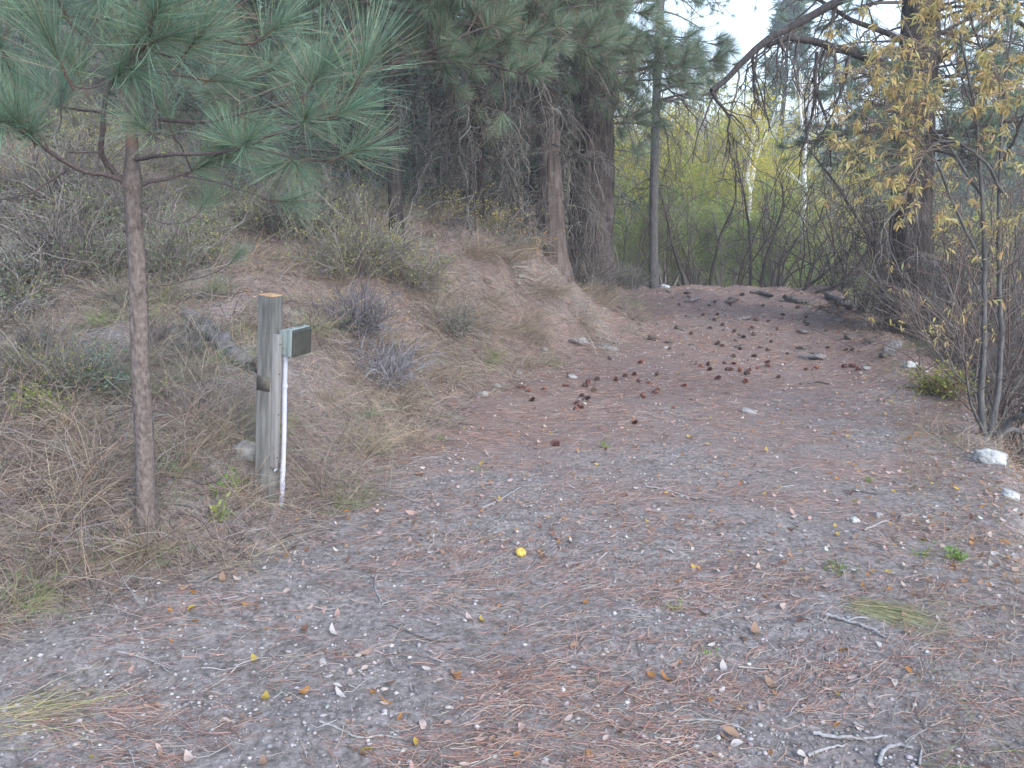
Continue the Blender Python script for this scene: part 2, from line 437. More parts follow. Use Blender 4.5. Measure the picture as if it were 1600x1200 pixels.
# dead grass mat on the bank
def dead_grass(name, n, r):
    x, y = polar(n * 3, 1.9, 16, -45, 20, r, .8)
    d = toe(y) - x
    clump = fbm(x * 1.6, y * 1.6, 3)
    bare = np.exp(-((x - .9) / .9) ** 2 - ((y - 9.8) / 1.4) ** 2)
    k = (d > -.12) & (d < 8) & (clump + r.uniform(-.5, .75, len(x)) - bare * .6 > -.05) & (r.rand(len(x)) < sm((d + .15) / .35) + .08)
    x, y = x[k][:n], y[k][:n]; m = len(x); z = h(x, y)
    dist = np.hypot(x, y)
    gx_, gy_ = grad(x, y)
    up = r.uniform(.05, .9, m)
    D = np.stack([-gx_ * .9 + r.normal(0, .8, m), -gy_ * .9 + r.normal(0, .8, m), up], -1)
    L = r.uniform(.06, .22, m) * (1 + .9 * (clump[k][:n] > .12))
    P = grow(np.stack([x, y, z - .004], -1), D, L, 4, .22, -.32, r)
    P[:, :, 2] = np.maximum(P[:, :, 2], h(P[:, :, 0], P[:, :, 1]) + .004)
    w0 = np.maximum(.0022, dist * .00048) * r.uniform(.7, 1.4, m)
    W = w0[:, None] * np.array([1, .9, .7, .25])[None]
    side = norm(r.normal(0, 1, (m, 3)))
    col = mix_cols(m, [(.345, .295, .255), (.27, .235, .215), (.43, .37, .31), (.34, .24, .195), (.18, .155, .145), (.16, .20, .10), (.25, .29, .19)], [4, 4, 2.6, 3, 2, .6, .7], .25, r)
    tag(link(name, mesh(name, [strips(P, W, side, col)], M_dry)), 'matted grey tan dead grass covering the cut bank and slope', 'grass', kind='stuff')
dead_grass('dead_grass', 150000, np.random.RandomState(13))

# sparse grass, litter twigs along the right shoulder
def shoulder(n, r):
    x, y = polar(n * 8, 2, 14, 5, 50, r, .8)
    e = x - edge(y)
    k = (e > -.55) & (e < 4) & (fbm(x * 1.5, y * 1.5, 2) + r.uniform(-.3, .6, len(x)) > 0) & ((y > 4.3) | (r.rand(len(x)) < .45))
    x, y = x[k][:n], y[k][:n]; m = len(x); z = h(x, y); dist = np.hypot(x, y)
    D = np.stack([.5 + r.normal(0, .8, m), -.3 + r.normal(0, .8, m), r.uniform(.05, 1.1, m)], -1)
    P = grow(np.stack([x, y, z], -1), D, r.uniform(.05, .22, m), 4, .2, -.3, r)
    P[:, :, 2] = np.maximum(P[:, :, 2], h(P[:, :, 0], P[:, :, 1]) + .004)
    W = (np.maximum(.002, dist * .00045) * r.uniform(.7, 1.4, m))[:, None] * np.array([1, .9, .7, .25])[None]
    col = mix_cols(m, [(.34, .28, .21), (.26, .22, .18), (.32, .2, .14), (.14, .2, .07), (.2, .17, .15)], [4, 3, 3, .7, 2], .25, r)
    tag(link('dry_grass', mesh('dry_grass', [strips(P, W, norm(r.normal(0, 1, (m, 3))), col)], M_dry)), 'thin dry grass and straw along the right edge of the track', 'grass', kind='stuff')
shoulder(16000, np.random.RandomState(14))

# gravel
def rocks(pos, size, r, cols, flat=.6):
    n = len(pos)
    base = np.array([[1, 0, 0], [-1, 0, 0], [0, 1, 0], [0, -1, 0], [0, 0, 1], [0, 0, -1], [.6, .6, .5], [-.6, .6, .5], [.6, -.6, .5], [-.6, -.6, .5]], float)
    Fa = np.array([[0, 6, 8], [0, 2, 6], [2, 7, 6], [2, 1, 7], [1, 9, 7], [1, 3, 9], [3, 8, 9], [3, 0, 8], [6, 4, 8], [6, 7, 4], [7, 9, 4], [9, 8, 4], [0, 5, 2], [2, 5, 1], [1, 5, 3], [3, 5, 0]])
    V = base[None] * r.uniform(.75, 1.2, (n, 10, 1))
    V = V * np.stack([r.uniform(.7, 1.3, n), r.uniform(.6, 1.0, n), r.uniform(.4, .8, n) * flat / .6], -1)[:, None]
    a = r.uniform(0, 6.28, n); ca, sa = np.cos(a)[:, None], np.sin(a)[:, None]
    X = V[:, :, 0] * ca - V[:, :, 1] * sa; Y = V[:, :, 0] * sa + V[:, :, 1] * ca
    V = np.stack([X, Y, V[:, :, 2]], -1) * size[:, None, None] + pos[:, None, :]
    Fq_ = (np.arange(n) * 10)[:, None, None] + Fa[None]
    return V.reshape(-1, 3), Fq_.reshape(-1, 3), np.repeat(cols, 10, axis=0)
def gravel(n, r):
    x, y = polar(n * 2, 1.75, 11, -42, 42, r, 1.1)
    d = toe(y) - x; e = x - edge(y)
    k = (d < .3) & (e < 1.2) & (fbm(x * 1.3 + 40, y * 1.3, 2) + r.uniform(-.4, .6, len(x)) > 0)
    x, y = x[k][:n], y[k][:n]; m = len(x)
    s = .003 + .009 * r.rand(m) ** 3.2
    s *= np.maximum(1, np.hypot(x, y) / 5)
    col = mix_cols(m, [(.32, .30, .29), (.24, .225, .22), (.42, .40, .39), (.2, .17, .15), (.46, .44, .42)], [4, 4, 1.0, 2, .15], .15, r)
    tag(link('gravel', mesh('gravel', [rocks(np.stack([x, y, h(x, y) + s * .15], -1), s, r, col)], M_stone, True)), 'fine grey gravel scattered over the dirt track', 'gravel', kind='stuff')
gravel(15000, np.random.RandomState(15))

# ------------------------------------------------------------------ fallen leaves
def leaf_grid(L, Wd, curl, fold, droop, r):
    K = 6; t = np.linspace(0, 1, K)
    w = Wd * np.sin(np.pi * (t * .94 + .03)) ** .8 * .5
    zc = curl * (t - .5) ** 2 * 4 * L * .25 + droop * t * L
    V = []
    for i in range(K):
        x = (t[i] - .5) * L
        V += [(x, -w[i], zc[i] + fold * w[i]), (x, 0, zc[i]), (x, w[i], zc[i] + fold * w[i])]
    Fa = []
    for i in range(K - 1):
        a = i * 3; Fa += [(a, a + 1, a + 4, a + 3), (a + 1, a + 2, a + 5, a + 4)]
    return np.array(V), np.array(Fa)
rl = np.random.RandomState(21)
LEAFC = {'pale': (.62, .50, .44), 'orange': (.48, .24, .09), 'yellow': (.55, .40, .10), 'tan': (.40, .27, .19), 'pink': (.55, .38, .32), 'brown': (.22, .13, .09), 'white': (.66, .62, .58)}
leaf_shapes = [leaf_grid(.045, .02, .9, .35, 0, rl), leaf_grid(.05, .026, -.7, .5, 0, rl), leaf_grid(.036, .022, .5, .8, 0, rl), leaf_grid(.06, .03, 1.2, .2, 0, rl), leaf_grid(.04, .014, .6, .9, 0, rl)]
leaf_meshes = {}
for cn, cc in LEAFC.items():
    for k, (V, Fa) in enumerate(leaf_shapes):
        leaf_meshes[(cn, k)] = mesh('fallen_leaf', [(V, Fa, np.array(cc))], M_leaf, True)
def place_leaf(x, y, cn, k, s, label, group='fallen leaves on the dirt track', name='fallen_leaf'):
    o = link(name, leaf_meshes[(cn, k)])
    o.location = (x, y, hz(x, y) + .008 * s)
    o.rotation_euler = (rl.normal(0, .3), rl.normal(0, .3), rl.uniform(0, 6.28)); o.scale = (s, s, s)
    tag(o, label, 'leaf', group)
# leaves that can be picked out in the photograph (pixel, colour)
big_leaves = [(812, 867, 'yellow', 1.0), (347, 908, 'tan', 1.1), (299, 954, 'yellow', 1.0), (585, 1088, 'orange', 1.1), (602, 1103, 'orange', 1.1), (648, 1165, 'yellow', .9), (1060, 911, 'orange', 1), (1140, 1152, 'tan', 1.6), (945, 1055, 'pale', 1.3),
    (888, 1128, 'pale', .9), (905, 1111, 'orange', .8), (1018, 1060, 'orange', 1.1), (1040, 1065, 'orange', 1), (1130, 1047, 'white', .9), (1127, 1083, 'white', .9), (1108, 1096, 'orange', 1.0), (1158, 1109, 'orange', .9), (1190, 1107, 'pink', 1), (1180, 992, 'tan', 1.4), (1213, 1058, 'pale', 1), (1395, 1068, 'white', 1.1),
    (1250, 1184, 'white', 1.2), (1150, 1166, 'white', 1), (1100, 1095, 'tan', .9), (1308, 838, 'yellow', 1), (1195, 850, 'yellow', .6), (1205, 862, 'white', .8), (570, 1048, 'pale', .9), (512, 1063, 'white', 1.0), (530, 1088, 'white', 1.2), (527, 1076, 'white', 1), (505, 1037, 'white', 1), (520, 992, 'white', 1.2), (527, 964, 'pink', .9), (505, 954, 'pink', 1.1), (700, 1135, 'pink', 1), (752, 1160, 'pink', 1), (770, 1160, 'tan', 1),
    (660, 1137, 'pale', 1), (687, 1068, 'pale', .9), (573, 1175, 'yellow', 1), (752, 972, 'yellow', .8), (791, 995, 'tan', 1.2), (142, 1189, 'yellow', .9), (215, 957, 'white', .7), (126, 945, 'white', .7), (360, 878, 'orange', .9), (302, 927, 'orange', .8), (303, 929, 'orange', .7), (568, 828, 'tan', 1.3), (660, 742, 'tan', 1.2), (860, 678, 'yellow', .9), (895, 657, 'yellow', .8), (1090, 905, 'pale', .9), (1000, 852, 'white', .8), (1005, 864, 'white', .7), (1285, 937, 'white', .9), (1100, 1050, 'white', .9), (1330, 1065, 'pale', 1), (1360, 1110, 'pale', 1), (1240, 935, 'white', 1), (1250, 975, 'brown', 1.1), (1215, 765, 'tan', 1.5), (1420, 990, 'tan', 1), (1545, 840, 'pale', 1.2), (1570, 850, 'orange', 1.1), (1590, 880, 'tan', 1.2)]
seen_lab = {}
for (px, py, cn, s) in big_leaves:
    g = ground(px, py)
    where = 'in the foreground' if py > 1040 else ('near the middle of the track' if 500 < px < 1200 else ('by the left bank' if px <= 500 else 'on the right shoulder'))
    place_leaf(g[0], g[1], cn, rl.randint(0, 4), s * .92, f'{cn} curled fallen leaf lying on the dirt {where}')
lx, ly = polar(900, 1.9, 4.2, -32, 33, rl, 1.0)
cnt = 0
for x, y in zip(lx, ly):
    if toe(y) - x > .5 or cnt >= 225: continue
    cn = rl.choice(['pale', 'orange', 'tan', 'pink', 'white', 'brown', 'yellow'], p=[.2, .14, .2, .17, .15, .1, .04])
    side_ = 'right of centre' if x > .3 else 'left of centre'
    place_leaf(x, y, cn, rl.randint(0, 5), rl.uniform(.5, 1.0), f'small {cn} fallen leaf among gravel and needles in the near ground {side_}')
    cnt += 1
def leaf_litter(n, r):
    x, y = polar(n * 3, 3.4, 17, -42, 45, r, .8)
    d = toe(y) - x; e = x - edge(y)
    dens = .30 + .70 * sm((e + 1.3) / 1.6) + .3 * (y > 9)
    k = (d < 3.5) & (e < 4) & (r.rand(len(x)) < dens) & ~((d > 0) & (r.rand(len(x)) < .5))
    x, y = x[k][:n], y[k][:n]; m = len(x)
    V, Fa = leaf_shapes[0]; V = V * np.array([1, 1.2, 1])
    S = r.uniform(.32, .8, m) * np.maximum(1, np.hypot(x, y) / 9)
    a = r.uniform(0, 6.28, m); tlt = r.normal(0, .45, m)
    X = V[None, :, 0] * np.cos(a)[:, None] - V[None, :, 1] * np.sin(a)[:, None]; Y = V[None, :, 0] * np.sin(a)[:, None] + V[None, :, 1] * np.cos(a)[:, None]
    Z = V[None, :, 2] + V[None, :, 1] * tlt[:, None] + V[None, :, 0] * r.normal(0, .3, m)[:, None]
    P = np.stack([X, Y, Z], -1) * S[:, None, None] + np.stack([x, y, h(x, y) + .012], -1)[:, None]
    Fq_ = (np.arange(m) * len(V))[:, None, None] + Fa[None]
    col = mix_cols(m, [LEAFC[c] for c in ('pale', 'orange', 'yellow', 'tan', 'pink', 'brown', 'white')], [1.3, 1.2, .5, 3, 2, 2, .7], .2, r)
    tag(link('leaf_litter', mesh('leaf_litter', [(P.reshape(-1, 3), Fq_.reshape(-1, 4), np.repeat(col, len(V), 0))], M_leaf, True)), 'small dry leaves littering the track, denser along the right shoulder', 'leaf litter', kind='stuff')
leaf_litter(8500, np.random.RandomState(22))

# pebbles that can be told apart
rp = np.random.RandomState(23)
peb = [mesh('pebble', [rocks(np.zeros((1, 3)), np.array([1.0]), rp, np.array([c]))], M_stone, True) for c in ((.45, .43, .42), (.30, .28, .28), (.58, .56, .56), (.36, .32, .28))]
pn = ['grey', 'dark grey', 'whitish', 'brownish']
px_peb = [(600, 1078), (520, 1050), (640, 1030), (655, 1010), (560, 1025), (745, 1175), (745, 1140), (672, 1018), (1030, 1120), (1125, 1185), (1062, 1165), (700, 1108), (738, 1052), (880, 1080), (885, 1100), (980, 1100), (612, 1010), (630, 1175), (790, 1086), (826, 1040), (505, 1120), (450, 1020), (330, 1090), (120, 1165), (400, 1110), (640, 985), (575, 1160), (1170, 1040), (960, 960), (820, 1010)]
for i, (px, py) in enumerate(px_peb):
    g = ground(px, py); k = rp.randint(0, 4); s = rp.uniform(.009, .016)
    o = link('pebble', peb[k]); o.location = (g[0], g[1], g[2] + s * .2); o.scale = (s, s, s); o.rotation_euler = (0, 0, rp.uniform(0, 6))
    tag(o, f'rounded {pn[k]} pebble in the near ground ' + ('left of centre' if px < 760 else 'right of centre'), 'pebble', 'pebbles in the near ground')

# ------------------------------------------------------------------ needle tufts (axis +Z, about 1 unit = 1 m)
GREENS = [(.155, .265, .175), (.215, .335, .23), (.105, .18, .125), (.26, .34, .18), (.31, .27, .19)]
def tuft_arrays(n, tl, L, w, seed, wts=(4, 3, 3, 1, .5), back=.25, green=GREENS, brown=.08):
    r = np.random.RandomState(seed)
    u = r.rand(n) ** .7
    S = np.stack([r.normal(0, .002, n), r.normal(0, .002, n), tl * u], -1)
    th = np.radians(np.clip(r.normal(62 - 44 * u, 16), 4, 105)); ph = r.uniform(0, 6.283, n)
    D = np.stack([np.sin(th) * np.cos(ph), np.sin(th) * np.sin(ph), np.cos(th)], -1)
    P = grow(S, D, L * r.uniform(.7, 1.1, n), 4, .05, 0, r)
    P[:, 1:] += (D * 0)[:, None]
    W = (w * r.uniform(.7, 1.3, n))[:, None] * np.array([.8, 1, .9, .3])[None]
    col = mix_cols(n, green, wts, .22, r)
    old = r.rand(n) < brown * (1 + 2 * (u < .35)); col[old] = mix_cols(int(old.sum()), [(.30, .21, .15), (.24, .19, .16)], [1, 1], .2, r)
    return P, W, col, r
def tuft_mesh(n, tl, L, w, seed, **k):
    P, W, col, r = tuft_arrays(n, tl, L, w, seed, **k)
    tw = np.array([[[0, 0, -.03], [0, 0, tl * .5], [0, 0, tl]]])
    return mesh('needle_cluster', [strips(P, W, norm(r.normal(0, 1, (n, 3))), col), tubes(tw, np.array([[.0036, .004, .0028]]), 5, (.15, .10, .08))], M_needle)
def aim(loc, d, s, roll=0.0):
    q = Vector(d).to_track_quat('Z', 'Y')
    return Matrix.Translation(Vector(loc)) @ q.to_matrix().to_4x4() @ Matrix.Rotation(roll, 4, 'Z') @ Matrix.Diagonal((s, s, s, 1))
T_near = [tuft_mesh(230, .11, .20, .0017, 100 + i) for i in range(4)]
T_nearshort = [tuft_mesh(150, .05, .15, .0015, 110 + i) for i in range(3)]
T_mid = [tuft_mesh(190, .08, .18, .0030, 120 + i, wts=(4, 3, 3, 1.6, 1.2), brown=.14) for i in range(5)]
T_far = [tuft_mesh(95, .10, .17, .0052, 130 + i, wts=(4, 2, 4, .6, .8)) for i in range(4)]

# ------------------------------------------------------------------ young pine in the left foreground
def px_path(pts, K=None):
    P = np.array([at(a, b, c) for a, b, c in pts])
    return resample(P, K) if K else P
def young_pine():
    b = ground(228, 838); Y0 = b[1]
    t = thing('young_pine', b, 'young pine with slender scaly trunk and long needle clusters, left foreground', 'pine tree')
    def loc(P): return np.asarray(P) - b
    main = px_path([(229, 845, Y0), (226, 700, Y0), (219, 560, Y0), (215, 430, Y0), (209, 340, Y0), (207, 285, Y0), (206, 180, Y0), (207, 60, Y0), (208, -120, Y0), (212, -330, Y0)], 60)
    main[0][2] = b[2] - .1
    rad = np.interp(np.linspace(0, 1, 60), [0, .05, .3, .52, .56, .60, .8, 1], [.050, .041, .036, .033, .040, .025, .018, .008])
    link('trunk', trunk_mesh(loc(main), rad, 20, M_bark_young, 'trunk', ridge=.07, seed=2, flare=.25), t)
    # (pixel path with depth, base radius, tip radius, clusters at [t, size, dirjit])
    Y = Y0
    B = [
        ([(203, 290, Y), (170, 275, Y - .05), (130, 268, Y - .1), (85, 243, Y - .2), (45, 215, Y - .3), (0, 185, Y - .4), (-60, 150, Y - .5)], .017, .008, [(.72, 1.0), (.84, 1.0), (1, 1.1)]),
        ([(201, 288, Y), (172, 262, Y - .05), (157, 238, Y - .1), (160, 205, Y - .15), (167, 155, Y - .2), (178, 122, Y - .25), (205, 98, Y - .3), (228, 66, Y - .35), (240, 44, Y - .4)], .017, .010, [(.68, .8), (.8, .95), (.92, 1.1), (1, 1.35)]),
        ([(213, 292, Y), (232, 284, Y + .02), (262, 278, Y + .05), (300, 268, Y + .1), (330, 252, Y + .15), (350, 243, Y + .1)], .014, .006, [(.7, .8), (.85, .9), (1, .95)]),
        ([(205, 183, Y), (250, 186, Y - .05), (320, 190, Y - .12), (375, 177, Y - .18), (430, 165, Y - .22), (468, 152, Y - .28), (492, 133, Y - .32)], .012, .006, [(.56, .75), (.84, .7), (1, 1.0)]),
        ([(468, 160, Y - .28), (500, 170, Y - .3), (530, 160, Y - .33), (556, 140, Y - .36)], .008, .006, [(.5, .8), (1, 1.1)]),
        ([(207, 250, Y), (260, 243, Y - .2), (340, 241, Y - .25), (395, 229, Y - .3), (442, 208, Y - .35), (500, 192, Y - .4), (535, 186, Y - .42)], .011, .005, [(.55, .85), (.85, .75), (1, .8)]),
        ([(395, 229, Y - .3), (440, 243, Y - .3), (485, 252, Y - .32), (547, 248, Y - .35)], .007, .004, [(.5, .6), (1, .85)]),
        ([(222, 322, Y), (238, 343, Y), (262, 351, Y), (290, 346, Y + .02), (318, 325, Y + .05)], .006, .003, [(1, .55)]),
        ([(215, 178, Y), (150, 175, Y + .1), (100, 168, Y + .15), (60, 150, Y + .2), (20, 118, Y + .2)], .009, .005, [(.6, .9), (.8, .9), (1, 1.0)]),
        ([(103, 267, Y - .1), (75, 286, Y - .1), (45, 303, Y - .1), (0, 311, Y - .1), (-40, 305, Y - .1)], .006, .004, [(1, .8)]),
        ([(157, 238, Y - .1), (115, 238, Y - .1), (75, 228, Y - .12), (55, 219, Y - .15)], .007, .005, [(1, .8)]),
        ([(55, 219, Y - .15), (88, 208, Y - .1), (93, 190, Y - .08), (92, 170, Y - .05)], .005, .003, [(1, .7)]),
        ([(180, 118, Y - .25), (150, 136, Y - .2), (118, 135, Y - .22), (103, 117, Y - .25)], .007, .005, [(.6, .75), (1, 1.15)]),
        ([(180, 118, Y - .25), (160, 85, Y - .2), (130, 60, Y - .2), (93, 26, Y - .25)], .008, .005, [(.5, .7), (1, 1.1)]),
        ([(205, 60, Y), (260, 42, Y - .1), (315, 50, Y - .1), (372, 70, Y - .12), (418, 58, Y - .15)], .010, .006, [(.45, .8), (1, .9)]),
        ([(240, 80, Y - .3), (265, 85, Y - .3), (295, 92, Y - .35)], .006, .004, [(1, 1.0)]),
        ([(226, 450, Y), (262, 443, Y), (310, 432, Y), (345, 418, Y), (372, 402, Y)], .005, .003, [(1, .42)]),
        ([(207, 15, Y), (170, -20, Y - .15), (130, -60, Y - .3)], .010, .005, [(.5, 1), (1, 1.1)]),
        ([(207, 0, Y), (260, -10, Y - .2), (330, -30, Y - .3)], .010, .005, [(.5, 1), (1, 1.0)]),
        ([(207, 20, Y), (150, 30, Y + .2), (40, 10, Y + .3), (-20, -10, Y + .3)], .010, .005, [(.4, 1), (.7, 1), (1, 1.0)]),
        ([(207, 120, Y), (240, 150, Y - .2), (245, 200, Y - .3), (240, 222, Y - .33)], .006, .004, [(1, .7)]),
        ([(207, 110, Y), (280, 120, Y + .2), (360, 130, Y + .3), (430, 110, Y + .3)], .008, .004, [(.6, .8), (1, .9)]),
        ([(285, 275, Y + .05), (340, 285, Y), (385, 300, Y), (425, 318, Y)], .005, .003, [(1, .75)]),
        ([(20, 118, Y + .2), (5, 70, Y + .1), (15, 40, Y + .1)], .006, .004, [(.5, .9), (1, 1)]),
        ([(430, 165, Y - .22), (470, 200, Y - .2), (490, 235, Y - .2), (470, 262, Y - .2)], .005, .003, [(.6, .6), (1, .7)]),
        ([(300, 268, Y + .1), (280, 225, Y), (265, 205, Y)], .005, .003, [(1, .75)]),
    ]
    r = np.random.RandomState(5)
    for pts, r0, r1, cl in B:
        P = loc(px_path(pts, 26))
        P = P + np.cumsum(r.normal(0, .0012, P.shape), 0)
        br = link('branch', trunk_mesh(P, np.linspace(r0 * .72, r1 * .6, 26), 7, M_bark_branch, 'branch', ridge=.08, seed=r.randint(99)), t)
        for tt, s in cl:
            k = min(int(tt * 25), 24); d = P[k + 1 if k < 25 else 25] - P[max(k - 1, 0)]
            d = norm(d + np.array([0, 0, .012]) + (r.normal(0, .035, 3) if tt < 1 else 0))
            k2 = max(k - 2, 0)
            o = link('needle_cluster', T_near[r.randint(4)], br, aim(P[k2], d, s * 1.25, r.uniform(0, 6)))
            if tt < 1 and s > .75:
                link('needle_cluster', T_nearshort[r.randint(3)], br, aim(P[k2], norm(d + r.normal(0, .8, 3)), s * 1.3, r.uniform(0, 6)))
    return t
young_pine()

# ------------------------------------------------------------------ utility post
def utility_post():
    b = ground(416, 779)
    t = thing('utility_post', b, 'weathered square wooden post with grey outlet box and white conduit beside the bank', 'post', rot=(0, 0, 0))
    t.rotation_mode = 'QUATERNION'
    q = Euler((R(1.0), R(5.3), 0)).to_quaternion() @ Euler((0, 0, R(-18.5))).to_quaternion()
    t.rotation_quaternion = q
    t.scale = (.95, .95, .945)
    wood = plain_mat('weathered_wood', (.095, .095, .088), (.205, .203, .19), 3.0, .9, .003, stretch=(14, 14, 1.2))
    wood2 = plain_mat('board_wood', (.17, .165, .16), (.28, .275, .265), 3.0, .9, .002, stretch=(16, 16, 1.2))
    cut = plain_mat('fresh_cut_wood', (.42, .25, .13), (.55, .36, .22), 30, .85, .002)
    grey = plain_mat('grey_box_paint', (.20, .245, .235), (.29, .335, .325), 12, .45, .0005)
    dark = plain_mat('dark_cover', (.045, .047, .04), (.085, .085, .072), 10, .5, .0008)
    pvc = plain_mat('white_pvc', (.40, .42, .50), (.54, .55, .63), 6, .4, .0004)
    w = .0445
    def bevel(o, wd, seg=2):
        m = o.modifiers.new('bevel', 'BEVEL'); m.width = wd; m.segments = seg; m.limit_method = 'ANGLE'
    # slightly twisted post
    K = 24; zs = np.linspace(-.15, 1.12, K); V = []
    rr = np.random.RandomState(9)
    for z in zs:
        for sx, sy in ((-1, -1), (1, -1), (1, 1), (-1, 1)):
            V.append((sx * w + rr.normal(0, .0006), sy * w + rr.normal(0, .0006), z))
    Fa = [(k * 4 + i, k * 4 + (i + 1) % 4, k * 4 + 4 + (i + 1) % 4, k * 4 + 4 + i) for k in range(K - 1) for i in range(4)] + [(0, 3, 2, 1), (K * 4 - 4, K * 4 - 3, K * 4 - 2, K * 4 - 1)]
    po = link('post', mesh('post', [(np.array(V), np.array(Fa), np.ones(3))], wood), t); bevel(po, .003)
    cp_ = link('cut_end', mesh('cut_end', [box(-w + .002, w - .002, -w + .002, w - .002, 1.1205, 1.127)], cut), t); bevel(cp_, .002)
    cp_['label'] = 'orange sawn top end of the post'
    st = link('stain_band', mesh('stain_band', [box(-w + .002, w - .006, -w - .0025, -w - .0005, .62, .70)], plain_mat('dark_stain', (.07, .065, .055), (.12, .11, .09), 25, .9, .001)), t)
    st['label'] = 'dark square patch on the post face'
    bd = link('board', mesh('board', [box(w + .0005, w + .036, -w + .002, -w + .032, .205, .93)], wood2), t); bevel(bd, .002)
    bd2 = link('board', mesh('board', [box(w + .0005, w + .026, -w + .034, -w + .052, .235, .90)], wood2), t); bevel(bd2, .002)
    # box: back body, flange, cover with sloped hood
    z0, z1 = .815, .945
    y0, y1 = .010, .165
    body = link('outlet_box', mesh('outlet_box', [box(w + .003, w + .052, y0, y1, z0, z1)], grey), t); bevel(body, .004, 3)
    fl = link('flange', mesh('flange', [box(w + .0525, w + .062, y0 - .004, y1 + .004, z0 - .004, z1 + .004)], grey), body); bevel(fl, .003, 3)
    hv = box(w + .0855, w + .098, y0 - .006, y1 + .006, z0 - .002, z1 + .012)
    hv[0][5][2] -= .010; hv[0][7][2] -= .010
    hood = link('cover', mesh('cover', [hv], dark), body); bevel(hood, .004, 3)
    hood['label'] = 'dark olive hinged weather cover of the box'
    lid = link('cover_rim', mesh('cover_rim', [box(w + .0622, w + .085, y0 - .008, y1 + .008, z0 - .004, z1 + .014)], grey), body); bevel(lid, .003, 2)
    for zz in (z1 + .006,):
        for yy in (y0 + .02, y1 - .03):
            hp = np.array([[[w + .058, yy, zz + .006], [w + .070, yy, zz + .009]]])
            link('hinge', mesh('hinge', [tubes(np.array([[[w + .064, yy, zz + .008], [w + .064, yy + .022, zz + .008]]]), np.full((1, 2), .005), 8, (1, 1, 1))], grey), body)
    def screw(x, y, z, ax, par, rr_=.0035, m_=None):
        a = np.array([x, y, z]); d = np.array(ax) * .003
        link('screw', mesh('screw', [tubes(np.array([[a - d, a + d, a + d * 1.4]]), np.array([[rr_, rr_, rr_ * .3]]), 8, (1, 1, 1))], m_ or M_bark_dark), par)
    for yy in (y0 + .008, y1 - .008):
        for zz in (z0 + .012, z1 - .008): screw(w + .0985, yy, zz, (1, 0, 0), body)
    for zz in (.26, .5, .72, .88): screw(w + .036, -w + .017, zz, (1, 0, 0), bd)
    # conduit
    cx, cy = w + .026, .040
    Pc = resample(np.array([[cx, cy, z0 + .005], [cx, cy, .60], [cx + .004, cy, .30], [cx + .003, cy - .004, -.02], [cx, cy - .004, -.14]]), 16)
    co = link('conduit', trunk_mesh(Pc, np.full(16, .0135), 20, pvc, 'conduit'), t)
    link('coupling', mesh('coupling', [tubes(np.array([[[cx, cy, z0 - .03], [cx, cy, z0 + .001]]]), np.full((1, 2), .0175), 20, (1, 1, 1))], pvc, True), co)
    cl = link('conduit_clamp', mesh('conduit_clamp', [tubes(np.array([[[cx + .0005, cy, .635], [cx + .0005, cy, .655]]]), np.full((1, 2), .0165), 16, (1, 1, 1)), box(w + .002, w + .006, cy - .045, cy - .012, .635, .655), box(w + .002, w + .006, cy + .012, cy + .03, .635, .655)], pvc), t)
    cl2 = link('conduit_clamp', mesh('conduit_clamp', [tubes(np.array([[[cx + .004, cy - .003, .165], [cx + .004, cy - .003, .18]]]), np.full((1, 2), .0165), 16, (1, 1, 1)), box(w + .002, w + .006, cy - .045, cy - .014, .165, .18)], pvc), t)
utility_post()

# ------------------------------------------------------------------ conifers
DEADC = [(.10, .095, .085), (.24, .235, .215), (.06, .054, .05), (.15, .13, .115)]
def dead_branch_meshes(n, L, seed, K=9):
    out = []
    for i in range(n):
        r = np.random.RandomState(seed + i)
        P = grow(np.zeros((1, 3)), [[1, 0, r.uniform(-.3, .35)]], L, K, .20, -.12, r)
        parts = [tubes(P, taper(1, K, .013, .004), 5, mix_cols(1, DEADC, [1, 1, 1, 1], .15, r))]
        S, D, _, tt = kids(P, 11, .12, 1, .9, r)
        P2 = grow(S, D, L * r.uniform(.3, .75, len(S)), 7, .32, -.24, r)
        parts.append(tubes(P2, taper(len(S), 7, .0065, .0022), 3, mix_cols(len(S), DEADC, [2, 2, 1, 1], .2, r)))
        S, D, _, tt = kids(P2, 3, .1, 1, 1.0, r)
        P3 = grow(S, D, L * r.uniform(.10, .32, len(S)), 5, .32, -.22, r)
        parts.append(tubes(P3, taper(len(S), 5, .0036, .0016), 3, mix_cols(len(S), DEADC, [2, 2, 1, 1], .2, r)))
        out.append(mesh('dead_branch', parts, M_twig))
    return out
DEADB = dead_branch_meshes(6, 1.25, 300)
def bough_path(S, az, L, rise, droop, r, K=8):
    return grow(np.array([S]), [[math.cos(az), math.sin(az), rise]], L, K, .07, droop, r)[0]

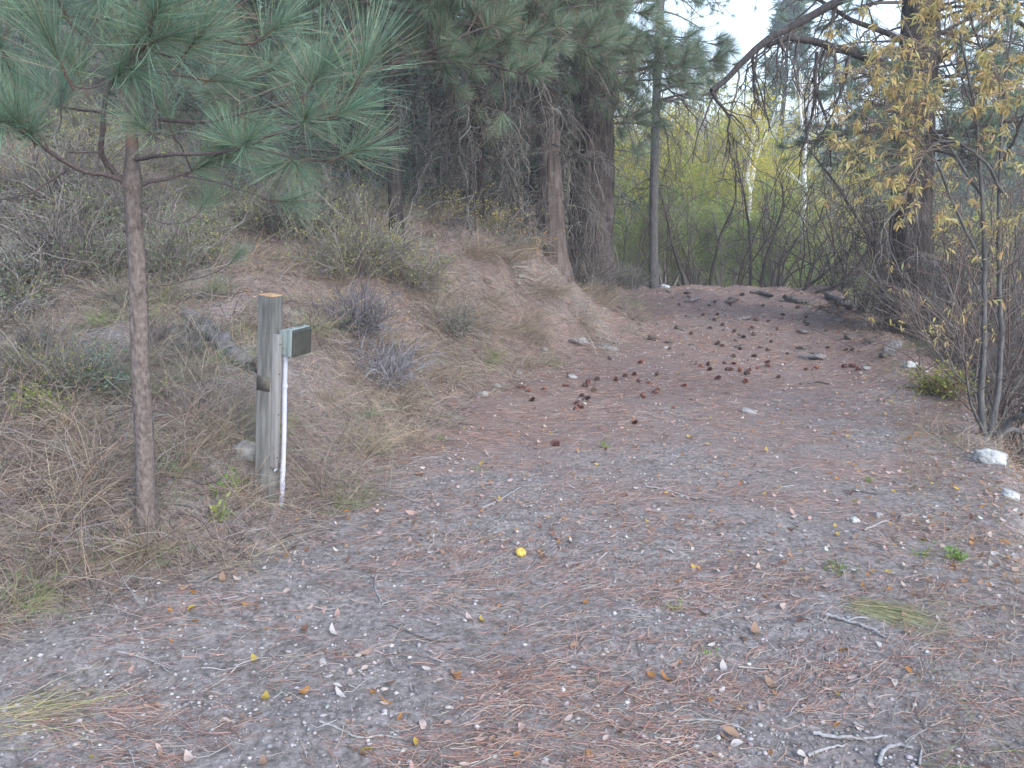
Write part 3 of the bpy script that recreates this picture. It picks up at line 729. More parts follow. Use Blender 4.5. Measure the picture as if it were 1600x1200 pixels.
def big_conifer(name, pts, radii, label, mat, boughs, dead, seed, tufts=T_mid, group=None, stubs=0, cat='pine tree', flare=.25, ridge=.10):
    """pts: trunk polyline in world space; boughs: (n, zmin, zmax, Lmin, Lmax, az range); dead: (n, zmin, zmax, az range)"""
    r = np.random.RandomState(seed)
    b = np.array(pts[0]); P = resample(np.array(pts) - b, 70)
    rad = np.interp(np.linspace(0, 1, 70), np.linspace(0, 1, len(radii)), radii)
    P[0][2] -= .15
    t = thing(name, b, label, cat, group)
    link('trunk', trunk_mesh(P, rad, 40, mat, 'trunk', ridge=ridge, seed=seed, flare=flare), t)
    def on(z):
        k = int(np.argmin(np.abs(P[:, 2] - z))); return P[k], rad[k]
    for spec in boughs:
        n, z0, z1, L0, L1, a0, a1, rise, droop, sc = spec
        for i in range(n):
            S, rr = on(r.uniform(z0, z1)); az = R(r.uniform(a0, a1)); L = r.uniform(L0, L1)
            Q = bough_path(S + rr * .5 * np.array([math.cos(az), math.sin(az), 0]), az, L, rise + r.normal(0, .15), droop, r)
            bm = [tubes(Q[None], taper(1, 8, .012 + .008 * L, .005), 6, (.13, .11, .10))]
            Sk, Dk, _, tt = kids(Q[None], int(6 + 3 * L), .25, 1, .9, r)
            P2 = grow(Sk, Dk, r.uniform(.15, .45, len(Sk)), 5, .12, .04, r)
            bm.append(tubes(P2, taper(len(Sk), 5, .006, .004), 4, (.14, .11, .09)))
            bo = link('bough', mesh('bough', bm, M_twig), t)
            tips = [(Q[-1], Q[-1] - Q[-2])] + [(p[-1], p[-1] - p[-2]) for p in P2]
            for p, d in tips:
                link('needle_cluster', tufts[r.randint(len(tufts))], bo, aim(p - norm(d) * .05, norm(norm(d) + np.array([0, 0, .25])), sc * r.uniform(.8, 1.15), r.uniform(0, 6)))
    for (n, z0, z1, a0, a1, s0, s1) in dead:
        for i in range(n):
            z = r.uniform(z0, z1); S, rr = on(z); az = R(r.uniform(a0, a1)); s = r.uniform(s0, s1)
            m = Matrix.Translation(Vector(S + rr * .7 * np.array([math.cos(az), math.sin(az), 0]))) @ Matrix.Rotation(az, 4, 'Z') @ Matrix.Rotation(r.uniform(-.3, .3), 4, 'X') @ Matrix.Rotation(r.uniform(-.1, .5), 4, 'Y') @ Matrix.Diagonal((s, s, s, 1))
            link('dead_branch', DEADB[r.randint(len(DEADB))], t, m)
    return t, P, rad, on

# slim pine on the bank behind the post
g = ground(622, 402); Yb = g[1]
big_conifer('slim_pine', [g, at(617, 300, Yb), at(611, 180, Yb), at(600, 0, Yb), at(590, -400, Yb)], [.075, .065, .058, .045, .02],
            'slim dark trunked pine with bushy green needle tufts growing on top of the bank', M_bark_dark,
            [(24, 1.6, 2.7, .7, 1.9, 160, 420, .15, -.05, 1.05), (30, 2.4, 3.9, .6, 1.8, 150, 410, .15, -.03, 1.15)],
            [(6, .8, 2.0, 0, 360, .3, .55)], 31, flare=.15, ridge=.05)
# second bushy pine further right whose tufts hang before the big trunks
g = ground(742, 352); Yb = g[1]
print('slim2', g)
big_conifer('bushy_pine', [g, at(744, 250, Yb), at(746, 100, Yb), at(748, -500, Yb)], [.10, .09, .085, .03],
            'dark bushy pine standing behind the crest of the bank left of the thick trunks', M_bark_dark,
            [(20, 2.1, 3.4, .8, 1.8, 190, 370, .1, -.05, 1.15), (14, 3.0, 4.8, .6, 1.6, 180, 360, .1, -.05, 1.15)],
            [(40, .6, 3.3, 150, 380, .6, 1.1), (20, .25, 1.7, 180, 350, .5, .9)], 33)
# the thick trunks
g = at(871, 452, 11.0); g[2] = hz(g[0], g[1])
big_conifer('leaning_conifer', [g, at(866, 380, 11), at(856, 200, 11), at(848, 50, 11), at(835, -400, 11)], [.175, .16, .15, .14, .09],
            'grey barked conifer rooted on the very edge of the cut bank, hung with dead twigs', M_bark_old,
            [(16, 2.7, 4.4, .7, 1.6, 190, 350, .0, -.06, 1.15)],
            [(26, .9, 3.6, 170, 350, .5, .9)], 35, flare=.35)
g = at(842, 432, 12.2); g[2] = hz(g[0], g[1])
big_conifer('dark_conifer', [g, at(843, 250, 12.2), at(846, 50, 12.2), at(846, -400, 12.2)], [.15, .13, .12, .09],
            'dark conifer trunk standing just behind the grey barked one on the bank edge', M_bark_dark,
            [(6, 3.2, 4.5, .7, 1.5, 200, 340, .0, -.06, 1.1)], [(44, .5, 3.6, 160, 370, .6, 1.0)], 37)
g = at(925, 428, 12.4); g[2] = hz(g[0], g[1])
big_conifer('thick_conifer', [g, at(928, 350, 12.4), at(932, 200, 12.4), at(946, 0, 12.4), at(960, -450, 12.4)], [.33, .275, .25, .24, .18],
            'thickest conifer with deeply furrowed bark to the left of the track end', M_bark_furrow,
            [(20, 2.2, 4.2, .7, 1.7, 200, 385, .0, -.05, 1.15)],
            [(16, 1.1, 3.8, 170, 260, .5, .9)], 39, flare=.3, ridge=.22)
g = at(903, 420, 13.0); g[2] = hz(g[0], g[1])
big_conifer('conifer', [g, at(905, 300, 13), at(908, 0, 13), at(912, -400, 13)], [.16, .15, .14, .1],
            'dark conifer trunk pressed against the left side of the thickest trunk', M_bark_dark,
            [(4, 3.5, 4.6, .7, 1.4, 200, 340, .0, -.05, 1.1)], [(16, .8, 3.8, 200, 340, .5, .9)], 41)
# slender straight tree with bare lower twigs
g = ground(1022, 449)
t_, P_, rad_, on_ = big_conifer('slender_fir', [g, at(1021, 380, g[1]), at(1024, 200, g[1]), at(1034, -50, g[1]), at(1044, -500, g[1])], [.095, .085, .08, .07, .03],
            'slender straight grey fir trunk at the far end of the track, bare twigs below', M_bark_grey,
            [(6, 3.2, 3.9, .5, 1.5, 0, 360, .1, -.08, .42), (32, 3.9, 6.4, .8, 1.9, 0, 360, .0, -.10, .45)],
            [(26, 1.5, 3.4, -60, 240, .35, .8), (15, 3.0, 4.6, -80, 140, .7, 1.2)], 43, tufts=T_far, cat='fir tree', ridge=.03, flare=.15)

# ------------------------------------------------------------------ big tree on the right with the broken arching limbs
def right_tree():
    Yb = 10.4
    g = at(1424, 530, Yb); g[2] = hz(g[0], g[1])
    t, P, rad, on = big_conifer('old_pine', [g, at(1422, 450, Yb), at(1425, 300, Yb), at(1430, 150, Yb), at(1440, 0, Yb), at(1450, -400, Yb)], [.29, .25, .235, .22, .21, .17],
        'large dark old pine right of the track with long arching bare limbs', M_bark_oldpine,
        [(34, 2.6, 3.6, .5, 1.5, 160, 380, .0, -.04, .75), (26, 3.2, 4.8, .6, 1.8, 0, 360, .05, -.04, .8)],
        [(50, .4, 3.6, 160, 380, .35, .9)], 51, tufts=T_far, flare=.3, ridge=.13)
    r = np.random.RandomState(52)
    limbs = [([(1410, 108, 10.3), (1370, 98, 10.1), (1330, 84, 9.9), (1290, 72, 9.7), (1255, 64, 9.6), (1225, 62, 9.5), (1195, 72, 9.4)], .075, .04, 1),
             ([(1450, -60, 10.4), (1400, -35, 10.2), (1345, -12, 10.0), (1300, 6, 9.8), (1250, 34, 9.6), (1205, 58, 9.4), (1165, 92, 9.2), (1135, 122, 9.1), (1110, 143, 9.0)], .085, .04, 1),
             ([(1425, 70, 10.4), (1380, 48, 10.3), (1335, 32, 10.2), (1300, 12, 10.1), (1262, -10, 10.0)], .05, .03, 0),
             ([(1440, 110, 10.4), (1480, 85, 10.2), (1510, 62, 10.1), (1545, 30, 10.0), (1590, -10, 9.9)], .07, .04, 0),
             ([(1450, -60, 10.4), (1520, -20, 10.2), (1570, 20, 10.1), (1620, 60, 10.0)], .06, .035, 0),
             ([(1420, 182, 10.3), (1395, 175, 10.1), (1372, 166, 10.0), (1356, 160, 9.9)], .04, .022, 0),
             ([(1420, 148, 10.3), (1400, 143, 10.1), (1376, 132, 10.0)], .035, .02, 0),
             ([(1450, 225, 10.3), (1500, 205, 10.0), (1545, 195, 9.9), (1600, 190, 9.8)], .035, .02, 0)]
    for pts, r0, r1, hang in limbs:
        Q = px_path(pts, 24) - g
        Q += np.cumsum(r.normal(0, .004, Q.shape), 0)
        li = link('limb', trunk_mesh(Q, np.linspace(r0 * .72, r1 * .65, 24), 10, M_bark_dark, 'limb', ridge=.10, seed=r.randint(99)), t)
        n = 16 if hang else 8
        S, D, _, _ = kids(Q[None], n, .1, 1, 1.0, r)
        D = D + np.array([-.1, 0, -1.0 if hang else -.2])
        P2 = grow(S, D, r.uniform(.35, 1.0 if hang else .7, n), 9, .2, -.14, r)
        parts = [tubes(P2, taper(n, 9, .013, .005), 5, (.075, .065, .06))]
        S3, D3, _, _ = kids(P2, 5, .2, 1, .9, r)
        P3 = grow(S3, D3, r.uniform(.1, .4, len(S3)), 6, .3, -.12, r)
        parts.append(tubes(P3, taper(len(S3), 6, .006, .003), 3, (.08, .07, .065)))
        link('twigs', mesh('twigs', parts, M_twig), li)
    # the three long hanging dead sprays seen against the sky
    for pts in ([(1276, 82, 9.7), (1272, 130, 9.6), (1266, 170, 9.6), (1255, 210, 9.5), (1245, 245, 9.5)],
                [(1324, 92, 9.9), (1320, 125, 9.9), (1308, 160, 9.8), (1292, 195, 9.8), (1275, 218, 9.7)],
                [(1178, 80, 9.3), (1179, 115, 9.3), (1182, 165, 9.3)],
                [(1112, 143, 9.0), (1122, 165, 9.0), (1136, 185, 9.0), (1137, 225, 9.0)],
                [(1270, 120, 9.6), (1282, 160, 9.6), (1293, 200, 9.6), (1297, 260, 9.6)]):
        Q = px_path(pts, 14) - g; Q += np.cumsum(r.normal(0, .006, Q.shape), 0)
        sb = link('hanging_branch', trunk_mesh(Q, np.linspace(.022, .009, 14), 7, M_bark_dark, 'hanging_branch', ridge=.1, seed=r.randint(99)), t)
        S, D, _, _ = kids(Q[None], 12, .2, 1, .9, r)
        P2 = grow(S, D, r.uniform(.15, .5, 12), 7, .25, -.2, r)
        S3, D3, _, _ = kids(P2, 3, .2, 1, .9, r)
        P3 = grow(S3, D3, r.uniform(.06, .2, 36), 5, .3, -.2, r)
        link('twigs', mesh('twigs', [tubes(P2, taper(12, 7, .007, .004), 4, (.075, .065, .06)), tubes(P3, taper(36, 5, .004, .0025), 3, (.075, .065, .06))], M_twig), sb)
right_tree()

# ------------------------------------------------------------------ distant conifers: a few crown shapes, copied
def crown_arrays(H, Rm, z0, nb, ns, w, L, seed, cols, wts, droop=-.08, dens=14):
    r = np.random.RandomState(seed)
    z = z0 + (H - z0) * r.rand(nb) ** 1.1
    az = r.uniform(0, 6.283, nb); fr = (z - z0) / (H - z0)
    BL = Rm * (1 - fr) ** .75 * r.uniform(.55, 1.1, nb) + .15
    S = np.stack([np.zeros(nb), np.zeros(nb), z], -1); D = np.stack([np.cos(az), np.sin(az), r.normal(.1, .2, nb)], -1)
    P = grow(S, D, BL, 6, .08, droop, r)
    S2, D2, _, _ = kids(P, ns, .25, 1, .9, r)
    P2 = grow(S2, D2, r.uniform(.12, .5, len(S2)) * (.5 + Rm / 4), 4, .12, .0, r)
    S3 = P2[:, -1]; D3 = norm(P2[:, -1] - P2[:, -2])
    n = len(S3) * dens; i = np.repeat(np.arange(len(S3)), dens)
    d = norm(D3[i] * .5 + norm(r.normal(0, 1, (n, 3))))
    s = S3[i] - D3[i] * (r.rand(n) * .25)[:, None]
    P4 = np.stack([s, s + d * (L * r.uniform(.6, 1.2, n))[:, None]], 1)
    W = (w * r.uniform(.7, 1.3, n))[:, None] * np.array([1, .5])[None]
    return P, P2, strips(P4, W, norm(r.normal(0, 1, (n, 3))), mix_cols(n, cols, wts, .25, r))
def far_conifer_meshes(H, Rm, z0, nb, ns, w, L, seed, tr, **k):
    P, P2, fol = crown_arrays(H, Rm, z0, nb, ns, w, L, seed, [(.07, .14, .10), (.10, .18, .12), (.05, .095, .075), (.14, .17, .11)], [4, 3, 3, .6], **k)
    wood = mesh('branches', [tubes(P, taper(len(P), 6, .03, .008), 4, (.10, .085, .075)), tubes(P2, taper(len(P2), 4, .01, .006), 3, (.10, .085, .075))], M_twig)
    r = np.random.RandomState(seed)
    tp = np.array([[r.normal(0, .05), r.normal(0, .05), z] for z in np.linspace(-.5, H, 12)]); tp[0, :2] = 0
    trk = trunk_mesh(tp, np.linspace(tr, .02, 12), 12, M_bark_dark, 'trunk', ridge=.06, seed=seed)
    return trk, wood, mesh('crown', [fol], M_needle)
FC = [far_conifer_meshes(9, 2.3, 1.0, 90, 8, .016, .17, 401, .16),
      far_conifer_meshes(11, 2.0, 2.0, 90, 8, .018, .18, 402, .18),
      far_conifer_meshes(8, 2.6, .6, 90, 8, .016, .18, 403, .15)]
FH = [far_conifer_meshes(16, 2.6, 4, 100, 8, .08, .42, 411, .3, dens=13), far_conifer_meshes(13, 3.0, 2, 110, 8, .08, .42, 412, .3, dens=13)]
def conifer(kind, x, y, s, label, group, rz=0, name='conifer'):
    t = thing(name, (x, y, hz(x, y) - .1), label, 'conifer', group, (0, 0, rz), s)
    link('trunk', kind[0], t); link('branches', kind[1], t); c = link('crown', kind[2], t); c['kind'] = 'stuff'
    return t
rc = np.random.RandomState(61)
hill = [(-1.0, 15.2, .85, 2), (-2.6, 14.4, .8, 0), (-4.4, 15.0, .9, 2), (-6.0, 14.0, .85, 0), (-8.0, 14.5, .9, 1), (.4, 16.0, .9, 0), (1.1, 18.5, 1.0, 1), (-1.6, 18.5, 1.1, 0), (-3.6, 18.6, 1.1, 2), (-5.6, 18.2, 1.0, 1), (-7.8, 18.4, 1.1, 0), (-10.5, 17, 1.0, 2), (-2.6, 23, 1.2, 1), (-5, 23, 1.2, 0), (-8.5, 23, 1.2, 2), (-12.5, 22, 1.2, 1), (.3, 23, 1.2, 2), (-15, 26, 1.3, 0), (-10, 29, 1.3, 1), (-5, 30, 1.3, 2), (0, 30, 1.2, 0), (-1.9, 16.6, .6, 2), (-3.4, 16.4, .55, 0), (-5.2, 16.2, .6, 2), (-7, 16, .65, 0), (-9.4, 15.4, .8, 2), (-.3, 20.5, .9, 2), (-2.6, 20.6, .9, 0), (-6.8, 20.6, .9, 2), (.9, 26, 1.2, 0), (-2, 27, 1.2, 2)]
for i, (x, y, s, k) in enumerate(hill):
    row = 'front row' if y < 16.5 else ('second row' if y < 20 else 'back row')
    lab = ('tall' if s >= .8 else 'young low') + f' dark conifer in the {row} of the hillside, ' + ('just left of the thick trunks' if x > -1.5 else 'above the middle bank' if x > -5 else 'above the far left slope')
    conifer(FC[k], x, y, s, lab, 'conifers on the wooded hillside above the bank', rc.uniform(0, 6))

# conifers across the valley
def at_ground_dist(px, Y):
    d = ray(px, 400); x = d[0] / d[1] * Y
    return x
val = [(1208, 48, 1.15, 0), (1292, 62, 1.0, 1), (1085, 70, .8, 1), (1345, 44, .84, 1), (1390, 40, .78, 0), (1318, 52, .80, 1), (1480, 38, .8, 1), (1535, 44, .9, 0), (1590, 40, .85, 1), (1060, 58, .62, 0), (1130, 80, .6, 1), (1250, 85, .7, 0), (1420, 60, .85, 1), (1360, 75, .9, 1), (1510, 65, .9, 1), (1575, 60, .95, 0)]
vl = ['tall narrow conifer rising against the white sky between the bare limbs', 'hazy conifer against the sky left of the dark old pine', 'hazy conifer beyond the valley just right of the slender fir', 'dark green conifer crown left of the old pine trunk', 'dark green conifer right against the old pine trunk', 'rounded dark conifer behind the white dead birch', 'dark conifer behind the yellow leaved shrub on the right', 'conifer behind the yellow leaves near the right edge', 'conifer at the right edge of the view beyond the valley', 'conifer seen behind the slender fir trunk']
for i, (px, Y, s, k) in enumerate(val):
    lab = vl[i] if i < len(vl) else 'hazy far hillside conifer ' + ('left of' if px < 1300 else 'behind or right of') + ' the old pine'
    conifer(FH[k], at_ground_dist(px, Y), Y, s, lab, 'conifers beyond the valley', i * 1.7, name='conifer')
# distant hillside wood
r = np.random.RandomState(66)
def far_wood(n, r):
    x = r.uniform(-60, 150, n); y = r.uniform(95, 210, n); k = x > -20; x, y = x[k], y[k]
    parts = []
    for a, b in zip(x, y):
        H = r.uniform(6, 10); m = 110
        z = H * r.rand(m) ** .9; q = (1 - z / H) * H * .2 * np.sqrt(r.rand(m)) + .1; an = r.uniform(0, 6.28, m)
        S = np.stack([a + q * np.cos(an), b + q * np.sin(an), hz(a, b) + z], -1)
        d = norm(np.stack([np.cos(an), np.sin(an), r.uniform(-.3, .6, m)], -1))
        parts.append(strips(np.stack([S, S + d * r.uniform(.6, 1.3, m)[:, None]], 1), np.full((m, 2), .55) * np.array([1, .3]), norm(r.normal(0, 1, (m, 3))), mix_cols(m, [(.05, .09, .06), (.08, .12, .07), (.2, .19, .06)], [4, 3, .4], .25, r)))
    tag(link('distant_wood', mesh('distant_wood', parts, M_needle)), 'far hazy conifer wood on the hillside beyond the valley', 'wood', kind='stuff')
far_wood(300, r)

# ------------------------------------------------------------------ broadleaf trees in autumn colour
def broad_meshes(H, Rm, seed, cols, wts, nst=5, leaf=.10, nleaf=11000, spread=.25, rise=0.03):
    r = np.random.RandomState(seed)
    S = r.normal(0, .12, (nst, 3)) * [1, 1, 0]; D = np.stack([r.normal(0, spread, nst), r.normal(0, spread, nst), np.ones(nst)], -1)
    L = H * r.uniform(.7, 1.0, nst); L[0] = H
    P = grow(S, D, L, 10, .06, rise, r)
    wood = [tubes(P, taper(nst, 10, .012 * H, .015), 6, (.26, .25, .22))]
    S2, D2, _, t2 = kids(P, 16, .25, 1, .55, r)
    P2 = grow(S2, D2, H * .28 * (1.15 - t2), 6, .1, .05, r)
    wood.append(tubes(P2, taper(len(S2), 6, .018, .006), 4, (.24, .22, .2)))
    S3, D3, _, t3 = kids(P2, 5, .2, 1, .8, r)
    P3 = grow(S3, D3, H * .1, 4, .15, .02, r)
    wood.append(tubes(P3, taper(len(S3), 4, .007, .003), 3, (.22, .2, .18)))
    i = r.randint(0, len(P3), nleaf); f = r.randint(0, 3, nleaf)
    c = P3[i, f + 1] + r.normal(0, .13 * H / 6, (nleaf, 3))
    d = norm(r.normal(0, 1, (nleaf, 3)) + [0, 0, -.3]); l = leaf * r.uniform(.6, 1.2, nleaf)
    Pl = np.stack([c, c + d * (l * .5)[:, None], c + d * l[:, None]], 1)
    W = (l * .75)[:, None] * np.array([.25, 1, .2])[None]
    cl = vnoise(c[:, 0] * 1.1 + seed, c[:, 2] * 1.1) * .5 + .5
    colA = mix_cols(nleaf, cols, wts, .2, r)
    warm = np.array([.64, .50, .07]); mixf = (sm((c[:, 2] / H - .35) / .5) * cl * (.75 if H > 6 else .15))[:, None]
    colA = colA * (1 - mixf) + warm * mixf * r.uniform(.8, 1.15, (nleaf, 1))
    return mesh('trunk', wood, M_twig), mesh('crown', [strips(Pl, W, norm(r.normal(0, 1, (nleaf, 3))), colA)], M_leaf)
YG = [(.36, .43, .07), (.50, .48, .07), (.23, .34, .07), (.58, .43, .07), (.15, .24, .06)]  # leaf tones raised so that the crowns look sunlit
BT = [broad_meshes(8.8, 2, 501, YG, [4, 3, 3, 1, 1]), broad_meshes(7.8, 2, 502, YG, [4, 2, 4, .5, 1]), broad_meshes(9.4, 2, 503, YG, [2, 4, 1, 4, .5]), broad_meshes(5.0, 2, 504, [(.27, .38, .10), (.35, .40, .10), (.18, .29, .09), (.42, .40, .11), (.14, .22, .08)], [4, 2, 4, .5, 3], nst=8, leaf=.07, spread=.4)]
def broad(k, x, y, s, lab, rz, group='yellow green trees beyond the track end', name='cottonwood', cat='tree', kind=None):
    t = thing(name, (x, y, hz(x, y) - .05), lab, cat, group, (0, 0, rz), s)
    kk = kind or BT[k]
    link('trunk', kk[0], t); c = link('crown', kk[1], t); c['kind'] = 'stuff'
rb = np.random.RandomState(67)
bl = [(1075, 30, 1.0, 0), (1110, 34, 1.05, 1), (1135, 29, .9, 0), (1150, 38, 1.1, 2), (1190, 33, .95, 1), (1215, 40, 1.15, 2), (1240, 31, .85, 0), (1268, 37, .95, 2), (1295, 30, .7, 1), (1050, 36, .95, 2), (1330, 34, .65, 1), (1360, 30, .6, 0), (985, 34, .9, 1), (1010, 29, .85, 0), (960, 40, 1.0, 0), (1370, 48, .9, 2), (1500, 30, .7, 1), (1560, 33, .75, 0), (1450, 35, .7, 2)]
bn = ['lime green tree just right of the slender fir, beyond the crest', 'lime green tree beyond the crest, second from the slender fir', 'yellow green tree left of the forked white birch', 'golden yellow tree behind the forked white birch', 'pale green tree at the foot of the forked white birch', 'golden tree between the two white trunks', 'green yellow tree left of the single white trunk', 'golden orange tree behind the single white trunk', 'low green tree right of the single white trunk', 'golden tree showing behind the slender fir', 'low yellow green tree below the hanging dead sprays', 'low green tree left of the old pine trunk', 'yellow green tree seen between thick trunk and slender fir', 'green tree touching the slender fir from the left', 'hazy green tree right behind the thickest trunk', 'sunlit yellow tree on the slope left of the old pine', 'yellow green tree behind the right hand thicket', 'green tree at the far right behind the thicket', 'golden tree hidden behind the old pine trunk']
for (px, Y, s, k), lab in zip(bl, bn):
    broad(k, at_ground_dist(px, Y), Y, s, lab, rb.uniform(0, 6))
ul = [(px, Y) for Y in (19.5, 22.5, 26) for px in range(985, 1640, 52)]
for i, (px, Y) in enumerate(ul):
    col_ = ['left of the white trunks', 'below the white trunks', 'left of the old pine', 'behind the right hand thicket'][0 if px < 1120 else 1 if px < 1270 else 2 if px < 1400 else 3]
    row = {19.5: 'nearest', 22.5: 'middle', 26: 'farthest'}[Y]
    broad(3, at_ground_dist(px + rb.uniform(-15, 15), Y), Y + rb.uniform(-.6, .6), rb.uniform(.40, .62), f'green bush in the {row} row beyond the crest, {col_}', rb.uniform(0, 6), 'green bushes beyond the track end', 'leafy_bush', 'bush')

# white barked birches
def birch(pts_list, rad, lab, Y):
    base = np.array([pts_list[0][0][0], pts_list[0][0][1]]); x = at_ground_dist(base[0], Y)
    g = np.array([x, Y, hz(x, Y)])
    t = thing('birch', g, lab, 'birch tree', 'white barked birches beyond the track end')
    r = np.random.RandomState(int(base[0]))
    for i, pts in enumerate(pts_list):
        Q = np.array([at(a, b, Y + .15 * i) for a, b in pts]) - g
        if i == 0: Q = np.vstack([[0, 0, -.1], Q])
        Q = resample(Q, 16); Q += np.cumsum(r.normal(0, .012, Q.shape), 0)
        o = link('trunk' if i == 0 else 'branch', trunk_mesh(Q, np.linspace(rad if i == 0 else rad * .55, rad * .25, 16), 8, M_bark_birch, 'trunk'), t)
        S, D, _, _ = kids(Q[None], 12, .35, 1, .5, r)
        link('twigs', mesh('twigs', [tubes(grow(S, D, r.uniform(.4, 1.1, 12), 6, .1, .08, r), taper(12, 6, .018, .007), 3, (.62, .6, .57))], M_twig), o)
birch([[(1172, 320), (1171, 290), (1168, 250), (1160, 205), (1150, 172)], [(1171, 300), (1175, 250), (1182, 205), (1190, 178)], [(1169, 260), (1165, 215), (1170, 180)], [(1172, 285), (1184, 245), (1194, 215), (1203, 195)], [(1168, 270), (1157, 235), (1148, 200), (1143, 180)], [(1173, 300), (1178, 262), (1179, 220), (1181, 190)]], .085, 'white barked birch with bare fan of forked branches', 27)
birch([[(1254, 322), (1255, 290), (1256, 255), (1258, 235)], [(1258, 240), (1262, 215), (1270, 190), (1280, 130)], [(1258, 236), (1254, 200), (1250, 165), (1253, 135)], [(1258, 236), (1260, 200), (1262, 160), (1264, 130)]], .12, 'single pale white birch trunk to the right of the forked one', 26)

# ------------------------------------------------------------------ bare multi stemmed brush
BRC = [(.075, .065, .06), (.12, .105, .095), (.16, .15, .14), (.10, .075, .065)]
def brush_mesh(H, n, spread, seed, wander=.09, rise=.02, thick=.016, fine=1.0, n2=6, n3=2):
    r = np.random.RandomState(seed)
    az = r.uniform(0, 6.28, n); q = r.uniform(.05, spread, n)
    S = np.stack([np.cos(az) * .12 * r.rand(n), np.sin(az) * .12 * r.rand(n), np.zeros(n) - .05], -1)
    D = np.stack([np.cos(az) * q, np.sin(az) * q, np.ones(n)], -1)
    L = H * r.uniform(.6, 1.1, n)
    P = grow(S, D, L, 14, wander, rise - .02, r)
    S2, D2, _, t2 = kids(P, n2, .2, .95, .6, r); P2 = grow(S2, D2, H * .35 * (1.2 - t2), 8, wander * 1.5, .02, r)
    S3, D3, _, t3 = kids(P2, n3, .2, 1, .7, r); P3 = grow(S3, D3, H * .13 * r.uniform(.6, 1.3, len(S3)), 5, .15, .02, r)
    stems = mesh('stems', [tubes(P, taper(n, 14, thick * r.uniform(.6, 1.2, n), .005), 6, mix_cols(n, BRC, [3, 3, 2, 2], .2, r))], M_twig, True)
    tw = mesh('twigs', [tubes(P2, taper(len(S2), 8, .006 * fine, .003), 4, mix_cols(len(S2), BRC, [3, 3, 2, 2], .2, r)), tubes(P3, taper(len(S3), 5, .0035 * fine, .002), 3, mix_cols(len(S3), BRC, [3, 3, 2, 2], .2, r))], M_twig)
    return stems, tw, (P, P2, P3)
def leaf_cloud(pts, n, size, cols, wts, seed, jit=.06, droop=-.4, wid=.42, K3=True):
    r = np.random.RandomState(seed); i = r.randint(0, len(pts), n); k = r.randint(1, pts.shape[1], n)
    c = pts[i, k] + r.normal(0, jit, (n, 3)); d = norm(r.normal(0, 1, (n, 3)) + [0, 0, droop]); l = size * r.uniform(.6, 1.25, n)
    bend = norm(r.normal(0, 1, (n, 3)))
    P = np.stack([c, c + d * (l * .45)[:, None], c + d * l[:, None] + bend * (l * .15)[:, None]], 1)
    W = (l * wid)[:, None] * np.array([.2, 1, .15])[None]
    return strips(P, W, norm(np.cross(d, r.normal(0, 1, (n, 3)))), mix_cols(n, cols, wts, .2, r))
BR = [brush_mesh(3.0, 8, .55, 601), brush_mesh(2.6, 9, .8, 602), brush_mesh(3.4, 7, .45, 603), brush_mesh(2.2, 15, 1.1, 604, .14, -.01)]
BRL = [mesh('leaves', [leaf_cloud(BR[i][2][2], 260, .035, [(.30, .32, .08), (.20, .25, .08), (.42, .36, .10), (.35, .22, .1)], [3, 3, 1.5, .7], 620 + i, .05)], M_leaf) for i in range(4)]
def brush(k, x, y, s, rz, lab, group, name='bare_shrub', leaves=True, tilt=(0, 0), cat='shrub'):
    t = thing(name, (x, y, hz(x, y)), lab, cat, group, (tilt[0], tilt[1], rz), s)
    link('stems', BR[k][0], t); link('twigs', BR[k][1], t)
    if leaves: link('leaves', BRL[k], t)['kind'] = 'stuff'
    return t
rbz = np.random.RandomState(71)
cres = [(1040, 17.5, 1, .8), (1090, 17.2, 2, .9), (1152, 16.6, 2, 1.0), (1215, 16.6, 3, 1.1), (1262, 16.4, 3, 1.1), (1312, 15.6, 3, 1.2), (1338, 15.0, 1, 1.0), (1365, 14.2, 3, 1.1), (1385, 13.0, 2, .8), (1400, 14.0, 0, .9), (975, 17.0, 1, .9)]
for i, (px, Y, k, s) in enumerate(cres):
    lab = 'bare shrub on the crest, ' + ('left of the slender fir' if px < 1020 else 'just right of the slender fir' if px < 1100 else 'below the forked birch' if px < 1200 else 'below the single white birch' if px < 1275 else 'arching left of the old pine' if px < 1350 else 'close against the old pine')
    brush(k, at_ground_dist(px, Y), Y, s, rbz.uniform(0, 6), lab, 'bare shrubs along the end of the track')
# thicker dark stems leaning out over the crest between the birches and the old pine
lean = [([(1345, 470, 14.6), (1368, 430, 14.6), (1392, 380, 14.7), (1400, 320, 14.8)], 'leaning dark stem rising right toward the old pine'), ([(1245, 460, 15.6), (1290, 425, 15.4), (1330, 385, 15.2), (1352, 330, 15.0), (1350, 300, 15)], 'long dark stem sweeping up right across the green bushes'),
        ([(1262, 465, 15.2), (1312, 440, 15.0), (1352, 395, 14.8), (1375, 345, 14.7)], 'second dark stem sweeping right below the long one'), ([(1400, 480, 12.5), (1375, 400, 12.6), (1340, 340, 12.8), (1300, 280, 13.0), (1262, 230, 13.2)], 'straight grey stem leaning left from beside the old pine'),
        ([(1110, 445, 16.4), (1125, 380, 16.5), (1150, 320, 16.6), (1152, 250, 16.7)], 'dark upright stem under the forked birch'), ([(1172, 448, 16.2), (1172, 380, 16.2), (1160, 300, 16.3), (1150, 240, 16.4)], 'thick dark stem standing just below the forked birch'),
        ([(1070, 445, 16.4), (1050, 380, 16.4), (1035, 310, 16.4)], 'dark stem leaning left toward the slender fir'), ([(1190, 445, 16.0), (1205, 390, 16.0), (1225, 330, 16.1), (1228, 290, 16.1)], 'dark stem leaning right between the two birches'),
        ([(1410, 525, 10.0), (1385, 470, 10.1), (1372, 410, 10.2), (1368, 340, 10.2)], 'dark stem standing close left of the old pine')]
